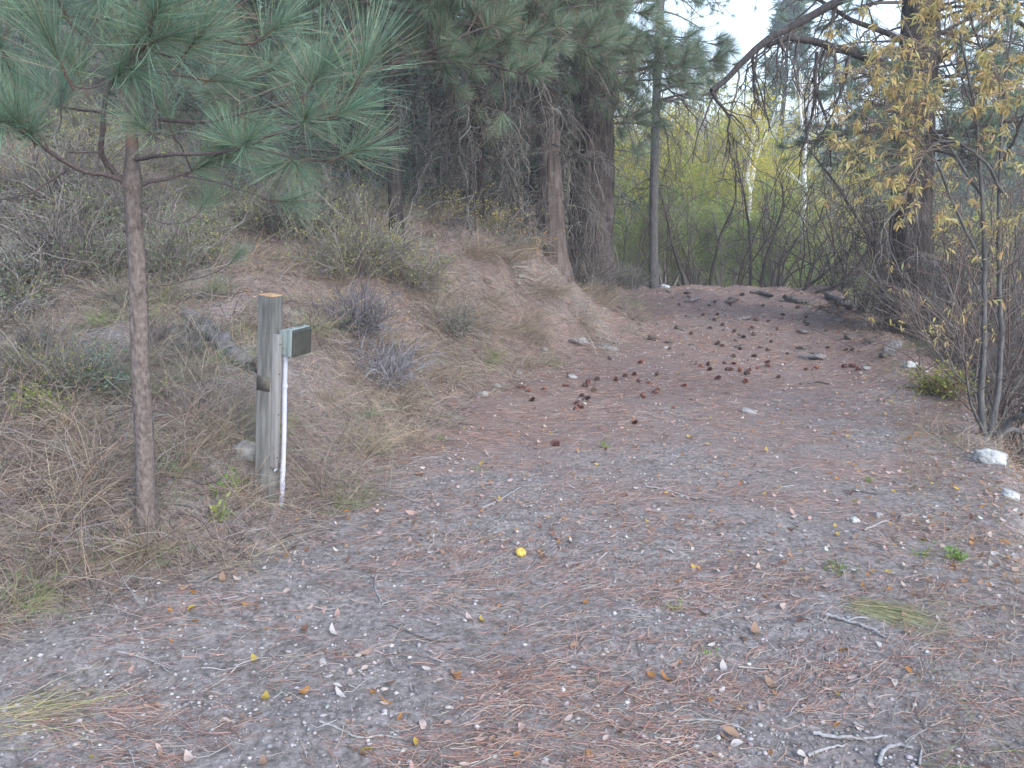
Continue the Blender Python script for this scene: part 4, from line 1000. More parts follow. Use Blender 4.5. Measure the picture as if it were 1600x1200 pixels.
for i, (pts, lab) in enumerate(lean):
    rr = np.random.RandomState(640 + i); Q = px_path(pts, 20); b0 = Q[0].copy(); b0[2] = hz(b0[0], b0[1]); Q = Q - b0; Q[0, 2] = -.1; Q += np.cumsum(rr.normal(0, .008, Q.shape), 0)
    t = thing('leaning_shrub', b0, lab, 'shrub', 'dark stems leaning over the track end')
    link('stem', trunk_mesh(Q, np.linspace(.034, .014, 20), 7, M_bark_dark, 'stem', ridge=.1, seed=i), t)
    S, D, _, _ = kids(Q[None], 14, .2, 1, .8, rr); P2 = grow(S, D, rr.uniform(.3, 1.0, 14), 8, .18, .02, rr)
    S3, D3, _, _ = kids(P2, 5, .2, 1, .8, rr); P3 = grow(S3, D3, rr.uniform(.1, .4, 70), 5, .2, .0, rr)
    link('twigs', mesh('twigs', [tubes(P2, taper(14, 8, .009, .004), 4, (.07, .06, .055)), tubes(P3, taper(70, 5, .005, .003), 3, (.08, .07, .065))], M_twig), t)
# dark thicket to the right of the track
thk = [(1475, 11.5, 3, 1.0), (1500, 10.0, 1, 1.0), (1530, 12.0, 0, 1.1), (1545, 9.4, 3, 1.1), (1570, 10.6, 1, 1.1), (1600, 9.0, 0, 1.0), (1625, 10.5, 2, 1.1), (1590, 12.5, 3, 1.3), (1460, 13.5, 1, 1.1), (1500, 14.0, 0, 1.1), (1555, 14.5, 1, 1.2), (1610, 14.0, 0, 1.3), (1640, 8.3, 3, 1.0), (1480, 9.4, 2, .75), (1520, 8.4, 3, .75), (1450, 11.6, 0, .9), (1400, 11.8, 3, .8), (1560, 8.0, 1, .8), (1575, 7.0, 3, .62), (1620, 6.4, 1, .6), (1600, 7.6, 3, .7), (1530, 8.9, 3, .7), (1490, 9.9, 3, .7), (1400, 10.3, 3, .5), (1475, 9.3, 3, .6), (1640, 7.2, 0, .8), (1555, 9.0, 0, .8), (1435, 12.0, 3, .9), (1590, 5.8, 3, .4)]
for i, (px, Y, k, s) in enumerate(thk):
    lab = 'dark tangled shrub, ' + ('right beside the old pine trunk' if px < 1490 else 'between the old pine and the yellow leaved shrub' if px < 1550 else 'at the right edge of the view') + (', nearer row' if Y < 11 else ', back row')
    brush(k, at_ground_dist(px, Y), Y, s, rbz.uniform(0, 6), lab, 'bare shrubs of the thicket on the right', leaves=Y > 11, tilt=(rbz.normal(0, .15), rbz.normal(-.15, .15)))

# yellow leaved shrub at the right edge
def yellow_shrub():
    g = ground(1540, 682)
    t = thing('yellow_leaved_shrub', g, 'tall shrub with grey stems and drooping narrow yellow leaves at the right edge', 'shrub')
    r = np.random.RandomState(81); Y = g[1]
    stems = [([(1540, 685, Y), (1533, 620, Y), (1536, 540, Y), (1538, 430, Y), (1530, 300, Y), (1520, 180, Y - .1), (1500, 60, Y - .2)], .024),
             ([(1545, 685, Y), (1560, 600, Y), (1568, 520, Y), (1563, 420, Y), (1565, 300, Y), (1572, 150, Y), (1590, 20, Y)], .022),
             ([(1540, 685, Y), (1522, 640, Y - .1), (1512, 600, Y - .15), (1505, 560, Y - .2), (1495, 520, Y - .2), (1478, 500, Y - .2)], .012),
             ([(1550, 690, Y), (1575, 655, Y - .1), (1600, 640, Y - .2), (1640, 610, Y - .3)], .026),
             ([(1552, 690, Y), (1580, 670, Y + .1), (1610, 668, Y + .1), (1650, 650, Y)], .022),
             ([(1538, 430, Y), (1500, 340, Y - .1), (1460, 260, Y - .2), (1425, 215, Y - .2), (1395, 195, Y - .2)], .011),
             ([(1530, 300, Y), (1490, 230, Y - .1), (1450, 190, Y - .1), (1415, 175, Y)], .010),
             ([(1565, 300, Y), (1530, 240, Y - .2), (1480, 215, Y - .3), (1440, 240, Y - .3), (1420, 290, Y - .3)], .010),
             ([(1520, 180, Y), (1500, 120, Y), (1460, 80, Y), (1420, 60, Y)], .008),
             ([(1572, 150, Y), (1540, 90, Y), (1515, 30, Y), (1505, -40, Y)], .010),
             ([(1570, 250, Y), (1600, 180, Y - .3), (1610, 100, Y - .4)], .010),
             ([(1533, 620, Y), (1500, 590, Y + .3), (1470, 560, Y + .5), (1445, 520, Y + .6)], .007)]
    tips = []
    for i, (pts, r0) in enumerate(stems):
        Q = px_path(pts, 30) - g; Q += np.cumsum(r.normal(0, .004, Q.shape), 0)
        st = link('stem', trunk_mesh(Q, np.linspace(r0, r0 * .3, 30), 8, M_bark_grey, 'stem', ridge=.06, seed=i), t)
        if i in (3, 4): n = 5
        else: n = 16
        S, D, _, _ = kids(Q[None], n, .3, 1, .9, r); D[:, 2] += .15
        P2 = grow(S, D, r.uniform(.2, .7, n), 7, .12, .0, r)
        S3, D3, _, _ = kids(P2, 4, .2, 1, .8, r); P3 = grow(S3, D3, r.uniform(.08, .25, len(S3)), 5, .15, -.03, r)
        link('twigs', mesh('twigs', [tubes(P2, taper(n, 7, .004, .002), 4, (.16, .13, .11)), tubes(P3, taper(len(S3), 5, .0022, .0014), 3, (.17, .13, .11))], M_twig), st)
        if i not in (3, 4): tips.append((P3, i))
    # leaves hang in small bunches; leaves of one bunch share a node
    V = []; nn = 0
    for P3, i in tips:
        nb = 170 if i in (5, 6, 7) else (220 if i == 8 else (280 if i in (9, 10) else 150))
        ii = r.randint(0, len(P3), nb); node = P3[ii, -1]
        # fewer leaves low down
        keep = (node[:, 2] > 1.35) | (r.rand(nb) < .16); node = node[keep]; m = len(node) * 4
        c = np.repeat(node, 4, 0) + r.normal(0, .012, (m, 3)); d = norm(r.normal(0, .75, (m, 3)) + [0, 0, -.55]); l = r.uniform(.022, .058, m)
        P = np.stack([c, c + d * (l * .4)[:, None], c + d * (l * .75)[:, None], c + d * l[:, None] + np.array([0, 0, -.008])], 1)
        W = (l * .26)[:, None] * np.array([.25, 1, .85, .1])[None]
        V.append(strips(P, W, norm(np.cross(d, r.normal(0, 1, (m, 3)))), mix_cols(m, [(.56, .44, .18), (.47, .41, .18), (.52, .35, .16), (.40, .38, .18), (.36, .25, .16)], [4, 3, 1.6, 2, 1], .2, r)))
    lv = link('leaves', mesh('leaves', V, M_leaf), t); lv['kind'] = 'stuff'
yellow_shrub()

# ------------------------------------------------------------------ low shrubs and tufts on the bank
def low_shrub(px, py, rad, hgt, nst, nleaf, lsize, cols, wts, stemc, lab, name='low_shrub', cat='shrub', seed=0, up=.9, group=None, jit=.03, off=0):
    g = ground(px, py); r = np.random.RandomState(seed + int(px))
    if name == 'low_shrub': rad, hgt, nst, nleaf, lsize = rad * 1.25, hgt * 1.2, int(nst * 1.5), nleaf * 3, lsize * 1.15
    t = thing(name, g - np.array([0, 0, .02]), lab, cat, group)
    az = r.uniform(0, 6.28, nst); q = r.uniform(0, rad / hgt, nst)
    S = np.stack([np.cos(az), np.sin(az), np.zeros(nst)], -1) * (rad * .35 * r.rand(nst))[:, None]
    D = np.stack([np.cos(az) * q, np.sin(az) * q, np.full(nst, up)], -1)
    P = grow(S, D, hgt * r.uniform(.4, 1.2, nst), 7, .24, -.05, r)
    S2, D2, _, _ = kids(P, 6, .2, 1, .7, r); P2 = grow(S2, D2, hgt * r.uniform(.15, .4, len(S2)), 5, .15, .0, r)
    link('stems', mesh('stems', [tubes(P, taper(nst, 7, .004, .002), 4, mix_cols(nst, stemc, [1] * len(stemc), .25, r)), tubes(P2, taper(len(P2), 5, .0022, .0014), 3, mix_cols(len(P2), stemc, [1] * len(stemc), .25, r))], M_twig), t)
    if nleaf:
        o = link('leaves', mesh('leaves', [leaf_cloud(P2, nleaf, lsize, cols, wts, seed, jit, .2, .45)], M_leaf), t); o['kind'] = 'stuff'
    return t
SG = [(.22, .26, .13), (.34, .35, .12), (.16, .20, .12), (.44, .40, .14)]
GR = [(.20, .18, .16), (.28, .26, .24), (.15, .13, .12)]
SHR = [
    (560, 430, .55, .55, 90, 1500, .018, SG, [3, 4, 2, 2], GR, 'broad grey green shrub dotted with yellow leaves right of the post on the bank'),
    (640, 450, .45, .42, 70, 1000, .016, SG, [3, 4, 2, 1], GR, 'yellow dotted shrub on the bank slope below the slim pine'),
    (500, 368, .5, .5, 70, 900, .018, SG, [4, 3, 3, 1], GR, 'grey green shrub behind the post near the top of the bank'),
    (450, 372, .5, .45, 60, 500, .02, [(.10, .13, .10), (.2, .23, .13)], [2, 2], [(.08, .07, .07), (.12, .11, .1)], 'dark shrub on the upper bank left of the slim pine'),
    (150, 440, .35, .42, 60, 600, .02, [(.12, .18, .09), (.2, .24, .12)], [3, 2], GR, 'dark green low shrub left of the young pine trunk, upper slope'),
    (262, 440, .35, .5, 60, 700, .018, [(.14, .22, .13), (.22, .28, .16), (.3, .3, .14)], [3, 3, 1], GR, 'pale green low shrub just right of the young pine trunk'),
    (600, 600, .30, .34, 60, 0, .02, SG, [1, 1, 1, 1], [(.22, .22, .24), (.17, .17, .19), (.28, .27, .29)], 'wispy grey leafless shrub at the foot of the bank'),
    (560, 520, .35, .35, 80, 150, .015, SG, [1, 1, 1, 1], [(.12, .11, .12), (.2, .19, .2)], 'dark grey twiggy shrub under the yellow dotted one'),
    (700, 520, .4, .28, 60, 500, .015, [(.18, .24, .17), (.25, .28, .2)], [1, 1], GR, 'low grey green plant hanging over the middle of the bank'),
    (130, 610, .30, .24, 50, 700, .018, [(.15, .24, .17), (.22, .3, .22), (.12, .18, .1)], [2, 2, 1], GR, 'low blue green herb patch left of the young pine trunk'),
    (55, 640, .16, .1, 24, 260, .018, [(.22, .32, .06), (.32, .36, .08)], [2, 1], GR, 'small bright yellow green plant low on the left slope'),
    (200, 330, .6, .5, 70, 900, .02, SG, [3, 2, 3, 1], GR, 'grey green shrub behind the young pine on the upper slope'),
    (60, 330, .6, .55, 70, 700, .02, SG, [3, 3, 3, 1], GR, 'grey green shrub at the far left of the upper slope'),
    (345, 330, .6, .6, 70, 900, .02, SG, [3, 3, 2, 2], GR, 'yellowish shrub on the upper slope between post and young pine'),
    (110, 300, .7, .7, 60, 700, .022, SG, [2, 4, 1, 3], GR, 'yellow dotted shrub high on the left slope under the pine needles'),
    (1462, 615, .16, .2, 26, 300, .028, [(.32, .34, .10), (.24, .28, .08), (.42, .36, .1)], [2, 2, 1], [(.1, .07, .05)], 'low yellow green plant on the right shoulder beside the thicket'),
    (1490, 625, .12, .3, 16, 120, .03, [(.32, .36, .10), (.4, .36, .1)], [2, 1], [(.16, .1, .07)], 'upright yellow green sprout right of the low plant on the shoulder'),
    (710, 352, .2, .45, 12, 110, .03, [(.5, .45, .12), (.4, .42, .14)], [2, 1], GR, 'small yellow leaved sprig on the crest of the bank'),
    (778, 372, .2, .4, 12, 110, .03, [(.5, .42, .14), (.4, .38, .14)], [2, 1], GR, 'small yellow leaved sprig at the foot of the dead twigs'),
    (828, 405, .15, .35, 10, 80, .03, [(.48, .28, .12), (.45, .36, .14)], [2, 1], GR, 'orange leaved sprig just left of the grey barked conifer'),
    (985, 450, .35, .4, 50, 400, .02, [(.22, .24, .17), (.16, .2, .12)], [1, 1], GR, 'grey green shrub on the end of the cut bank left of the slender fir'),
    (960, 445, .3, .3, 40, 300, .02, [(.22, .26, .12), (.3, .28, .12)], [1, 1], GR, 'low bush at the foot of the thickest trunk'),
    (20, 480, .4, .3, 50, 400, .02, SG, [2, 1, 3, 1], GR, 'low grey shrub at the left edge of the slope'),
    (300, 395, .3, .3, 40, 350, .02, SG, [3, 2, 2, 1], GR, 'small grey green shrub left of the post top'),
    (400, 350, .4, .35, 50, 500, .02, SG, [3, 3, 2, 2], GR, 'small grey green shrub on the slope above the post'),
]
for i, s in enumerate(SHR):
    low_shrub(*s[:11], seed=700 + i * 13)
# undergrowth on the wooded slope: four kinds, copied
def slope_shrub(seed, rad, hgt, nst, nleaf, lsize, cols, stemc):
    r = np.random.RandomState(seed); az = r.uniform(0, 6.28, nst); q = r.uniform(0, rad / hgt, nst)
    S = np.stack([np.cos(az), np.sin(az), np.zeros(nst)], -1) * (rad * .4 * r.rand(nst))[:, None]
    P = grow(S, np.stack([np.cos(az) * q, np.sin(az) * q, np.full(nst, .9)], -1), hgt * r.uniform(.4, 1.2, nst), 7, .24, -.05, r)
    S2, D2, _, _ = kids(P, 6, .2, 1, .7, r); P2 = grow(S2, D2, hgt * r.uniform(.15, .4, len(S2)), 5, .15, .0, r)
    a = mesh('stems', [tubes(P, taper(nst, 7, .006, .003), 4, mix_cols(nst, stemc, [1] * len(stemc), .25, r)), tubes(P2, taper(len(P2), 5, .0035, .002), 3, mix_cols(len(P2), stemc, [1] * len(stemc), .25, r))], M_twig)
    return a, mesh('leaves', [leaf_cloud(P2, nleaf, lsize, cols, [1] * len(cols), seed, .05, .2, .5)], M_leaf)
UG = [slope_shrub(801, .6, .7, 60, 1800, .032, [(.20, .26, .14), (.30, .33, .12), (.14, .19, .11)], GR), slope_shrub(802, .5, .9, 50, 1300, .032, [(.34, .36, .12), (.24, .28, .13), (.42, .38, .13)], GR),
      slope_shrub(803, .7, .5, 80, 1000, .028, [(.16, .22, .15), (.22, .27, .19)], GR), slope_shrub(804, .5, .8, 90, 200, .03, [(.25, .22, .14)], [(.10, .09, .085), (.2, .185, .17)])]
ru = np.random.RandomState(805); placed = 0
for _ in range(900):
    x, y = polar(1, 4.4, 22, -42, 6, ru, 1.0); x, y = float(x[0]), float(y[0]); d = float(toe(y)) - x
    if placed >= 140 or d < (1.3 if y < 11.5 else .8) or d > 16: continue
    k = ru.randint(4); s_ = ru.uniform(.5, 1.15) * (1.25 if y > 13 else 1) * min(1, .25 + y / 12) * (.6 if y < 11.5 and d < 2.6 else 1)
    kind_ = ['grey green leafy', 'yellow dotted upright', 'low blue green', 'dark leafless twiggy'][k]
    zone = 'high on the wooded slope' if y > 15 else ('on the middle slope above the bank' if y > 10 else 'on the near left slope')
    t = thing('slope_shrub', (x, y, hz(x, y) - .03), kind_ + ' shrub ' + zone + (' toward the left edge' if x < -.5 * y else ' toward the thick trunks'), 'shrub', 'undergrowth shrubs on the left slope', (0, 0, ru.uniform(0, 6)), s_)
    link('stems', UG[k][0], t); link('leaves', UG[k][1], t)['kind'] = 'stuff'; placed += 1
def weed(px, py, hgt, nst, nl, lsz, col, lab, spread=.4, name='green_weed'):
    low_shrub(px, py, hgt * spread, hgt, nst, nl, lsz, col, [1] * len(col), [(.2, .26, .08)], lab, name, 'weed', seed=900, jit=.012)
BG = [(.16, .34, .07), (.24, .42, .10), (.20, .30, .08)]
weed(352, 772, .16, 6, 90, .030, BG, 'bright green sprout leaning out beside the wooden post', 1.2)
weed(335, 805, .10, 5, 60, .028, [(.3, .38, .12), (.34, .34, .1)], 'yellowish green sprout below the bright one by the post', 1.0)
weed(1495, 872, .07, 12, 140, .018, BG, 'bright green weed on the bare right shoulder', 1.1)
weed(1448, 868, .05, 8, 80, .014, BG, 'small green weed left of the bright one on the right shoulder', 1.4)
weed(1357, 752, .05, 7, 60, .014, BG, 'little green weed in the needles on the right half of the track', .7)
weed(1310, 890, .06, 14, 130, .016, [(.18, .22, .1), (.14, .2, .08), (.3, .22, .1)], 'dull green weed patch in the litter near the right shoulder', 2.0)
weed(1105, 1022, .03, 6, 50, .012, BG, 'tiny green seedling in the right foreground dirt', 1.0)
weed(1057, 955, .05, 7, 40, .012, [(.2, .24, .1)], 'thin olive seedling standing in the foreground dirt', .5)
weed(435, 1082, .025, 10, 90, .014, [(.10, .19, .12), (.14, .24, .15)], 'flat dark green herb in the left foreground dirt', 2.2)
weed(925, 1063, .02, 8, 60, .012, [(.10, .2, .12)], 'flat dark green herb in the middle foreground dirt', 1.8)
weed(782, 978, .015, 6, 50, .012, [(.10, .2, .13)], 'small blue green herb flat in the dirt below the yellow fruit', 1.6)
weed(945, 700, .07, 6, 60, .014, [(.2, .26, .12)], 'slender pale green sprig in the middle of the track', .5)
weed(693, 688, .05, 6, 60, .016, [(.2, .32, .12)], 'small green sprig at the foot of the bank', .6)
weed(748, 735, .04, 7, 60, .014, [(.18, .26, .12)], 'faint green herb patch near the foot of the bank', 1.4)

def grass_tuft(px, py, n, L, lean, cols, lab, w=.003, sp=.05, spread=.5, up=1.0):
    g = ground(px, py); r = np.random.RandomState(int(px * 3 + py))
    S = np.stack([r.normal(0, sp, n), r.normal(0, sp, n), np.zeros(n) - .01], -1)
    D = np.stack([lean[0] + r.normal(0, spread, n), lean[1] + r.normal(0, spread, n), np.full(n, up)], -1)
    P = grow(S, D, L * r.uniform(.5, 1.1, n), 6, .06, -.16, r)
    zz = h(P[:, :, 0] + g[0], P[:, :, 1] + g[1]) - g[2] + .004
    P[:, :, 2] = np.maximum(P[:, :, 2], zz)
    W = (w * r.uniform(.6, 1.3, n))[:, None] * np.array([.9, 1, .9, .75, .5, .15])[None]
    o = link('grass_tuft', mesh('grass_tuft', [strips(P, W, norm(r.normal(0, 1, (n, 3))), mix_cols(n, cols, [1] * len(cols), .25, r))], M_dry))
    o.location = tuple(g); tag(o, lab, 'grass tuft', 'grass tufts')
DG = [(.36, .30, .22), (.28, .23, .18), (.42, .35, .26)]; GG = [(.16, .24, .09), (.24, .28, .12), (.34, .3, .18)]
for a in [(1345, 948, 260, .34, (1.1, -.7), [(.30, .30, .16), (.38, .34, .22), (.22, .25, .12)], 'flattened olive and straw grass tuft combed to the lower right in the foreground', .0022, .04, .28, .35),
          (575, 700, 220, .22, (.2, -.3), GG, 'green grass tuft at the foot of the bank right of the post', .0026, .06, .6),
          (535, 785, 260, .2, (.2, -.4), GG + DG[:1], 'green and straw grass tuft close beside the white conduit', .0024, .08, .7),
          (485, 520, 200, .3, (.2, -.5), GG[:2] + DG[:1], 'greenish grass tuft behind the grey box on the bank', .0032, .08, .6),
          (50, 560, 200, .22, (.2, -.4), GG, 'green tinged grass tuft at the far left of the slope', .003, .1, .8),
          (745, 400, 260, .5, (.5, -.8), DG, 'dry hanging grass clump on the crest below the dead twigs', .005, .12, .5),
          (790, 405, 240, .5, (.5, -.9), DG, 'dry hanging grass clump left of the orange sprig', .005, .12, .5),
          (720, 500, 300, .45, (.5, -.8), DG, 'dry tan grass clump draped over the middle of the bank', .004, .14, .5),
          (670, 590, 260, .34, (.5, -.7), DG, 'dry grass clump on the lower bank face', .0036, .14, .5),
          (850, 460, 260, .4, (.6, -.8), DG, 'dry grass clump hanging under the grey barked conifer', .005, .14, .5),
          (930, 460, 260, .35, (.6, -.8), DG, 'dry grass overhang on the cut bank between the two big trunks', .005, .16, .5),
          (800, 520, 240, .35, (.6, -.7), DG, 'dry grass clump on the far bank face', .0045, .14, .5),
          (140, 700, 300, .32, (.4, -.5), DG, 'tangled dry grass clump left of the young pine trunk', .0026, .14, .7),
          (60, 790, 300, .32, (.4, -.5), DG, 'tangled dry grass clump at the left edge', .0026, .14, .7),
          (330, 690, 300, .32, (.4, -.5), DG, 'tangled dry grass clump between young pine and post', .0026, .14, .7),
          (240, 855, 260, .2, (.3, -.3), DG + GG[:1], 'straw tuft around the foot of the young pine', .0022, .08, .7),
          (110, 870, 260, .26, (.4, -.4), DG + GG[:1], 'straw and green tuft in the left foreground', .0024, .12, .7),
          (350, 880, 260, .26, (.5, -.3), DG, 'dead grass clump at the bank toe below the post', .0024, .12, .6),
          (20, 1120, 120, .35, (.9, .4), [(.4, .38, .2), (.34, .3, .2)], 'long straw blades reaching in from the lower left corner', .0022, .06, .45, .25),
          (640, 690, 200, .26, (.4, -.5), DG, 'dry grass clump at the bank toe right of the green tuft', .003, .1, .6),
          (1490, 690, 220, .26, (.3, -.4), DG, 'dry grass clump on the right shoulder above the white rock', .003, .14, .7),
          (1430, 545, 160, .22, (-.3, -.2), GG, 'green grass tuft under the old pine', .004, .12, .8),
          (1560, 650, 160, .25, (-.3, -.3), GG, 'green grass at the foot of the yellow leaved shrub', .003, .14, .8),
          (550, 640, 240, .3, (.4, -.6), DG, 'dry grass clump behind the conduit on the bank', .003, .14, .6)]:
    grass_tuft(*a)
# more tufts on bank and shoulder: six shapes, copied
def tuft_shape(seed, n, L, w, cols, sp, lean):
    r = np.random.RandomState(seed); S = np.stack([r.normal(0, sp, n), r.normal(0, sp, n), np.full(n, -.02)], -1)
    P = grow(S, np.stack([lean[0] + r.normal(0, .6, n), lean[1] + r.normal(0, .6, n), np.full(n, 1.)], -1), L * r.uniform(.5, 1.15, n), 6, .09, -.20, r)
    return mesh('grass_tuft', [strips(P, (w * r.uniform(.6, 1.3, n))[:, None] * np.array([.9, 1, .9, .75, .5, .15])[None], norm(r.normal(0, 1, (n, 3))), mix_cols(n, cols, [1] * len(cols), .25, r))], M_dry)
TS = [tuft_shape(820, 170, .34, .0032, DG, .06, (.4, -.5)), tuft_shape(821, 200, .26, .0032, DG + [(.24, .19, .16)], .09, (.5, -.4)), tuft_shape(822, 170, .26, .0032, GG, .06, (.2, -.3)),
      tuft_shape(823, 150, .42, .0032, [(.24, .2, .17), (.33, .28, .22)], .05, (.3, -.3)), tuft_shape(824, 160, .2, .003, [(.17, .26, .15), (.25, .32, .2), (.3, .27, .2)], .1, (0, 0))]
TK = ['straw coloured', 'matted brownish', 'green and straw', 'tall grey tan', 'low bluish green']
rt = np.random.RandomState(830); placed = 0
for _ in range(3000):
    x, y = polar(1, 2.6, 13, -40, 12, rt, .8); x, y = float(x[0]), float(y[0]); d = float(toe(y)) - x
    if placed >= 270: break
    if d < .12 or d > 6 or (abs(x - .9) < .6 and abs(y - 9.8) < .6): continue
    k = rt.choice(5, p=[.3, .28, .14, .16, .12]); s_ = rt.uniform(.6, 1.15) * max(1, y / 7.5)
    gx_, gy_ = grad(x, y)
    o = link('grass_tuft', TS[k]); o.location = (x, y, hz(x, y)); o.rotation_euler = (rt.normal(0, .2), rt.normal(0, .2), rt.normal(0, .7)); o.scale = (s_,) * 3
    zone = 'low on the bank near its toe' if d < .9 else ('on the near left slope' if y < 5.5 else 'on the middle slope behind the post' if y < 8.5 else 'on the far part of the bank')
    tag(o, TK[k] + ' grass tuft ' + zone, 'grass tuft', 'grass tufts on the bank'); placed += 1

def brush_litter(n, r):
    x, y = polar(n * 5, 2.4, 10, -42, 6, r, .9); d = toe(y) - x; k = (d > .0) & (d < 3.2) & (fbm(x * 1.2 + 9, y * 1.2, 2) + r.uniform(-.3, .3, len(x)) > 0); x, y = x[k][:n], y[k][:n]; m = len(x)
    P = grow(np.stack([x, y, h(x, y)], -1), np.stack([r.normal(.3, .8, m), r.normal(-.2, .8, m), r.uniform(.1, 1.1, m)], -1), r.uniform(.12, .5, m), 7, .2, -.12, r)
    P[:, :, 2] = np.maximum(P[:, :, 2], h(P[:, :, 0], P[:, :, 1]) + .006)
    tag(link('dead_brush', mesh('dead_brush', [tubes(P, taper(m, 7, r.uniform(.0015, .0032, m), .001), 3, mix_cols(m, [(.30, .27, .26), (.16, .13, .12), (.10, .08, .075), (.27, .19, .16)], [2, 2.5, 2.5, 1.5], .2, r))], M_twig)), 'tangled dark dead brush stems lying on the lower bank', 'brush', kind='stuff')
brush_litter(2600, np.random.RandomState(97))
# single tall straws
def straws(n, r):
    x, y = polar(n * 6, 2.2, 9, -42, 0, r); d = toe(y) - x; k = (d > 0) & (d < 5); x, y = x[k][:n], y[k][:n]; m = len(x)
    D = np.stack([r.normal(.1, .5, m), r.normal(0, .5, m), np.ones(m)], -1)
    P = grow(np.stack([x, y, h(x, y)], -1), D, r.uniform(.2, .6, m), 9, .05, -.07, r)
    P[:, :, 2] = np.maximum(P[:, :, 2], h(P[:, :, 0], P[:, :, 1]) + .004)
    W = (np.maximum(.0022, np.hypot(x, y) * .0004))[:, None] * np.linspace(1.1, .5, 9)[None]
    tag(link('straw_stalks', mesh('straw_stalks', [strips(P, W, norm(r.normal(0, 1, (m, 3))), mix_cols(m, [(.46, .39, .27), (.38, .3, .2), (.4, .26, .17)], [2, 2, 1], .2, r))], M_dry)), 'thin tall dry straw stalks standing and leaning on the left slope', 'straw', kind='stuff')
straws(420, np.random.RandomState(95))
def dead_twig_litter(n, r):
    x, y = polar(n * 3, 2.2, 16, -42, 42, r, .9); d = toe(y) - x; k = (d < 6) & ((d > .1) | (r.rand(len(x)) < .35)); x, y = x[k][:n], y[k][:n]; m = len(x)
    ang = r.uniform(0, 6.28, m); L = r.uniform(.05, .2, m)
    P = lie(x, y, ang, L, r.uniform(.004, .03, (m, 5)), 5, r.normal(0, .4, m), r)
    tag(link('twig_litter', mesh('twig_litter', [tubes(P, taper(m, 5, r.uniform(.0012, .003, m), .0008), 5, mix_cols(m, [(.30, .28, .27), (.22, .2, .19), (.15, .13, .12)], [1.5, 2, 2], .2, r))], M_twig)), 'small grey dead twigs scattered over slope and track', 'twigs', kind='stuff')
dead_twig_litter(1700, np.random.RandomState(96))

# ------------------------------------------------------------------ sticks, logs, rocks
M_stick = bark_mat('bleached_stick', (.18, .17, .165), (.38, .37, .36), (.12, .10, .09), 30, 8, .002, patch=.6)
M_log = bark_mat('dead_log', (.06, .055, .052), (.19, .175, .165), (.16, .13, .11), 14, 5, .008, patch=.6)
def stick(pts, r0, r1, lab, mat=M_stick, name='stick', cat='stick', forks=0, group=None, lift=.6):
    G = np.array([ground(a, b) + np.array([0, 0, r0 * lift]) for a, b in pts]); b = G[0].copy(); rr = np.random.RandomState(int(pts[0][0]))
    Q = resample(G - b, 18); Q[:, 2] += np.abs(rr.normal(0, r0 * .4, 18))
    if r0 < .015: r0, r1 = r0 * .75, r1 * .75
    prt = trunk_mesh(Q, np.linspace(r0, r1, 18), 9, mat, name, ridge=.12 if r0 < .06 else .16, seed=int(pts[0][0]) % 50)
    if not forks:
        o = link(name, prt); o.location = tuple(b)
    else:
        o = thing(name, b, '', ''); link('shaft', prt, o)
        for i in range(forks):
            k = rr.randint(5, 15); d = norm(Q[k + 1] - Q[k]); d2 = np.array([-d[1], d[0], .25]) * rr.choice([-1, 1]) + d
            F_ = grow([Q[k]], [d2], rr.uniform(6, 14) * r0, 6, .12, -.03, rr)[0]
            link('fork', trunk_mesh(F_, np.linspace(r0 * .6, r1 * .5, 6), 6, mat, 'fork', ridge=.1, seed=i), o)
    tag(o, lab, cat, group)
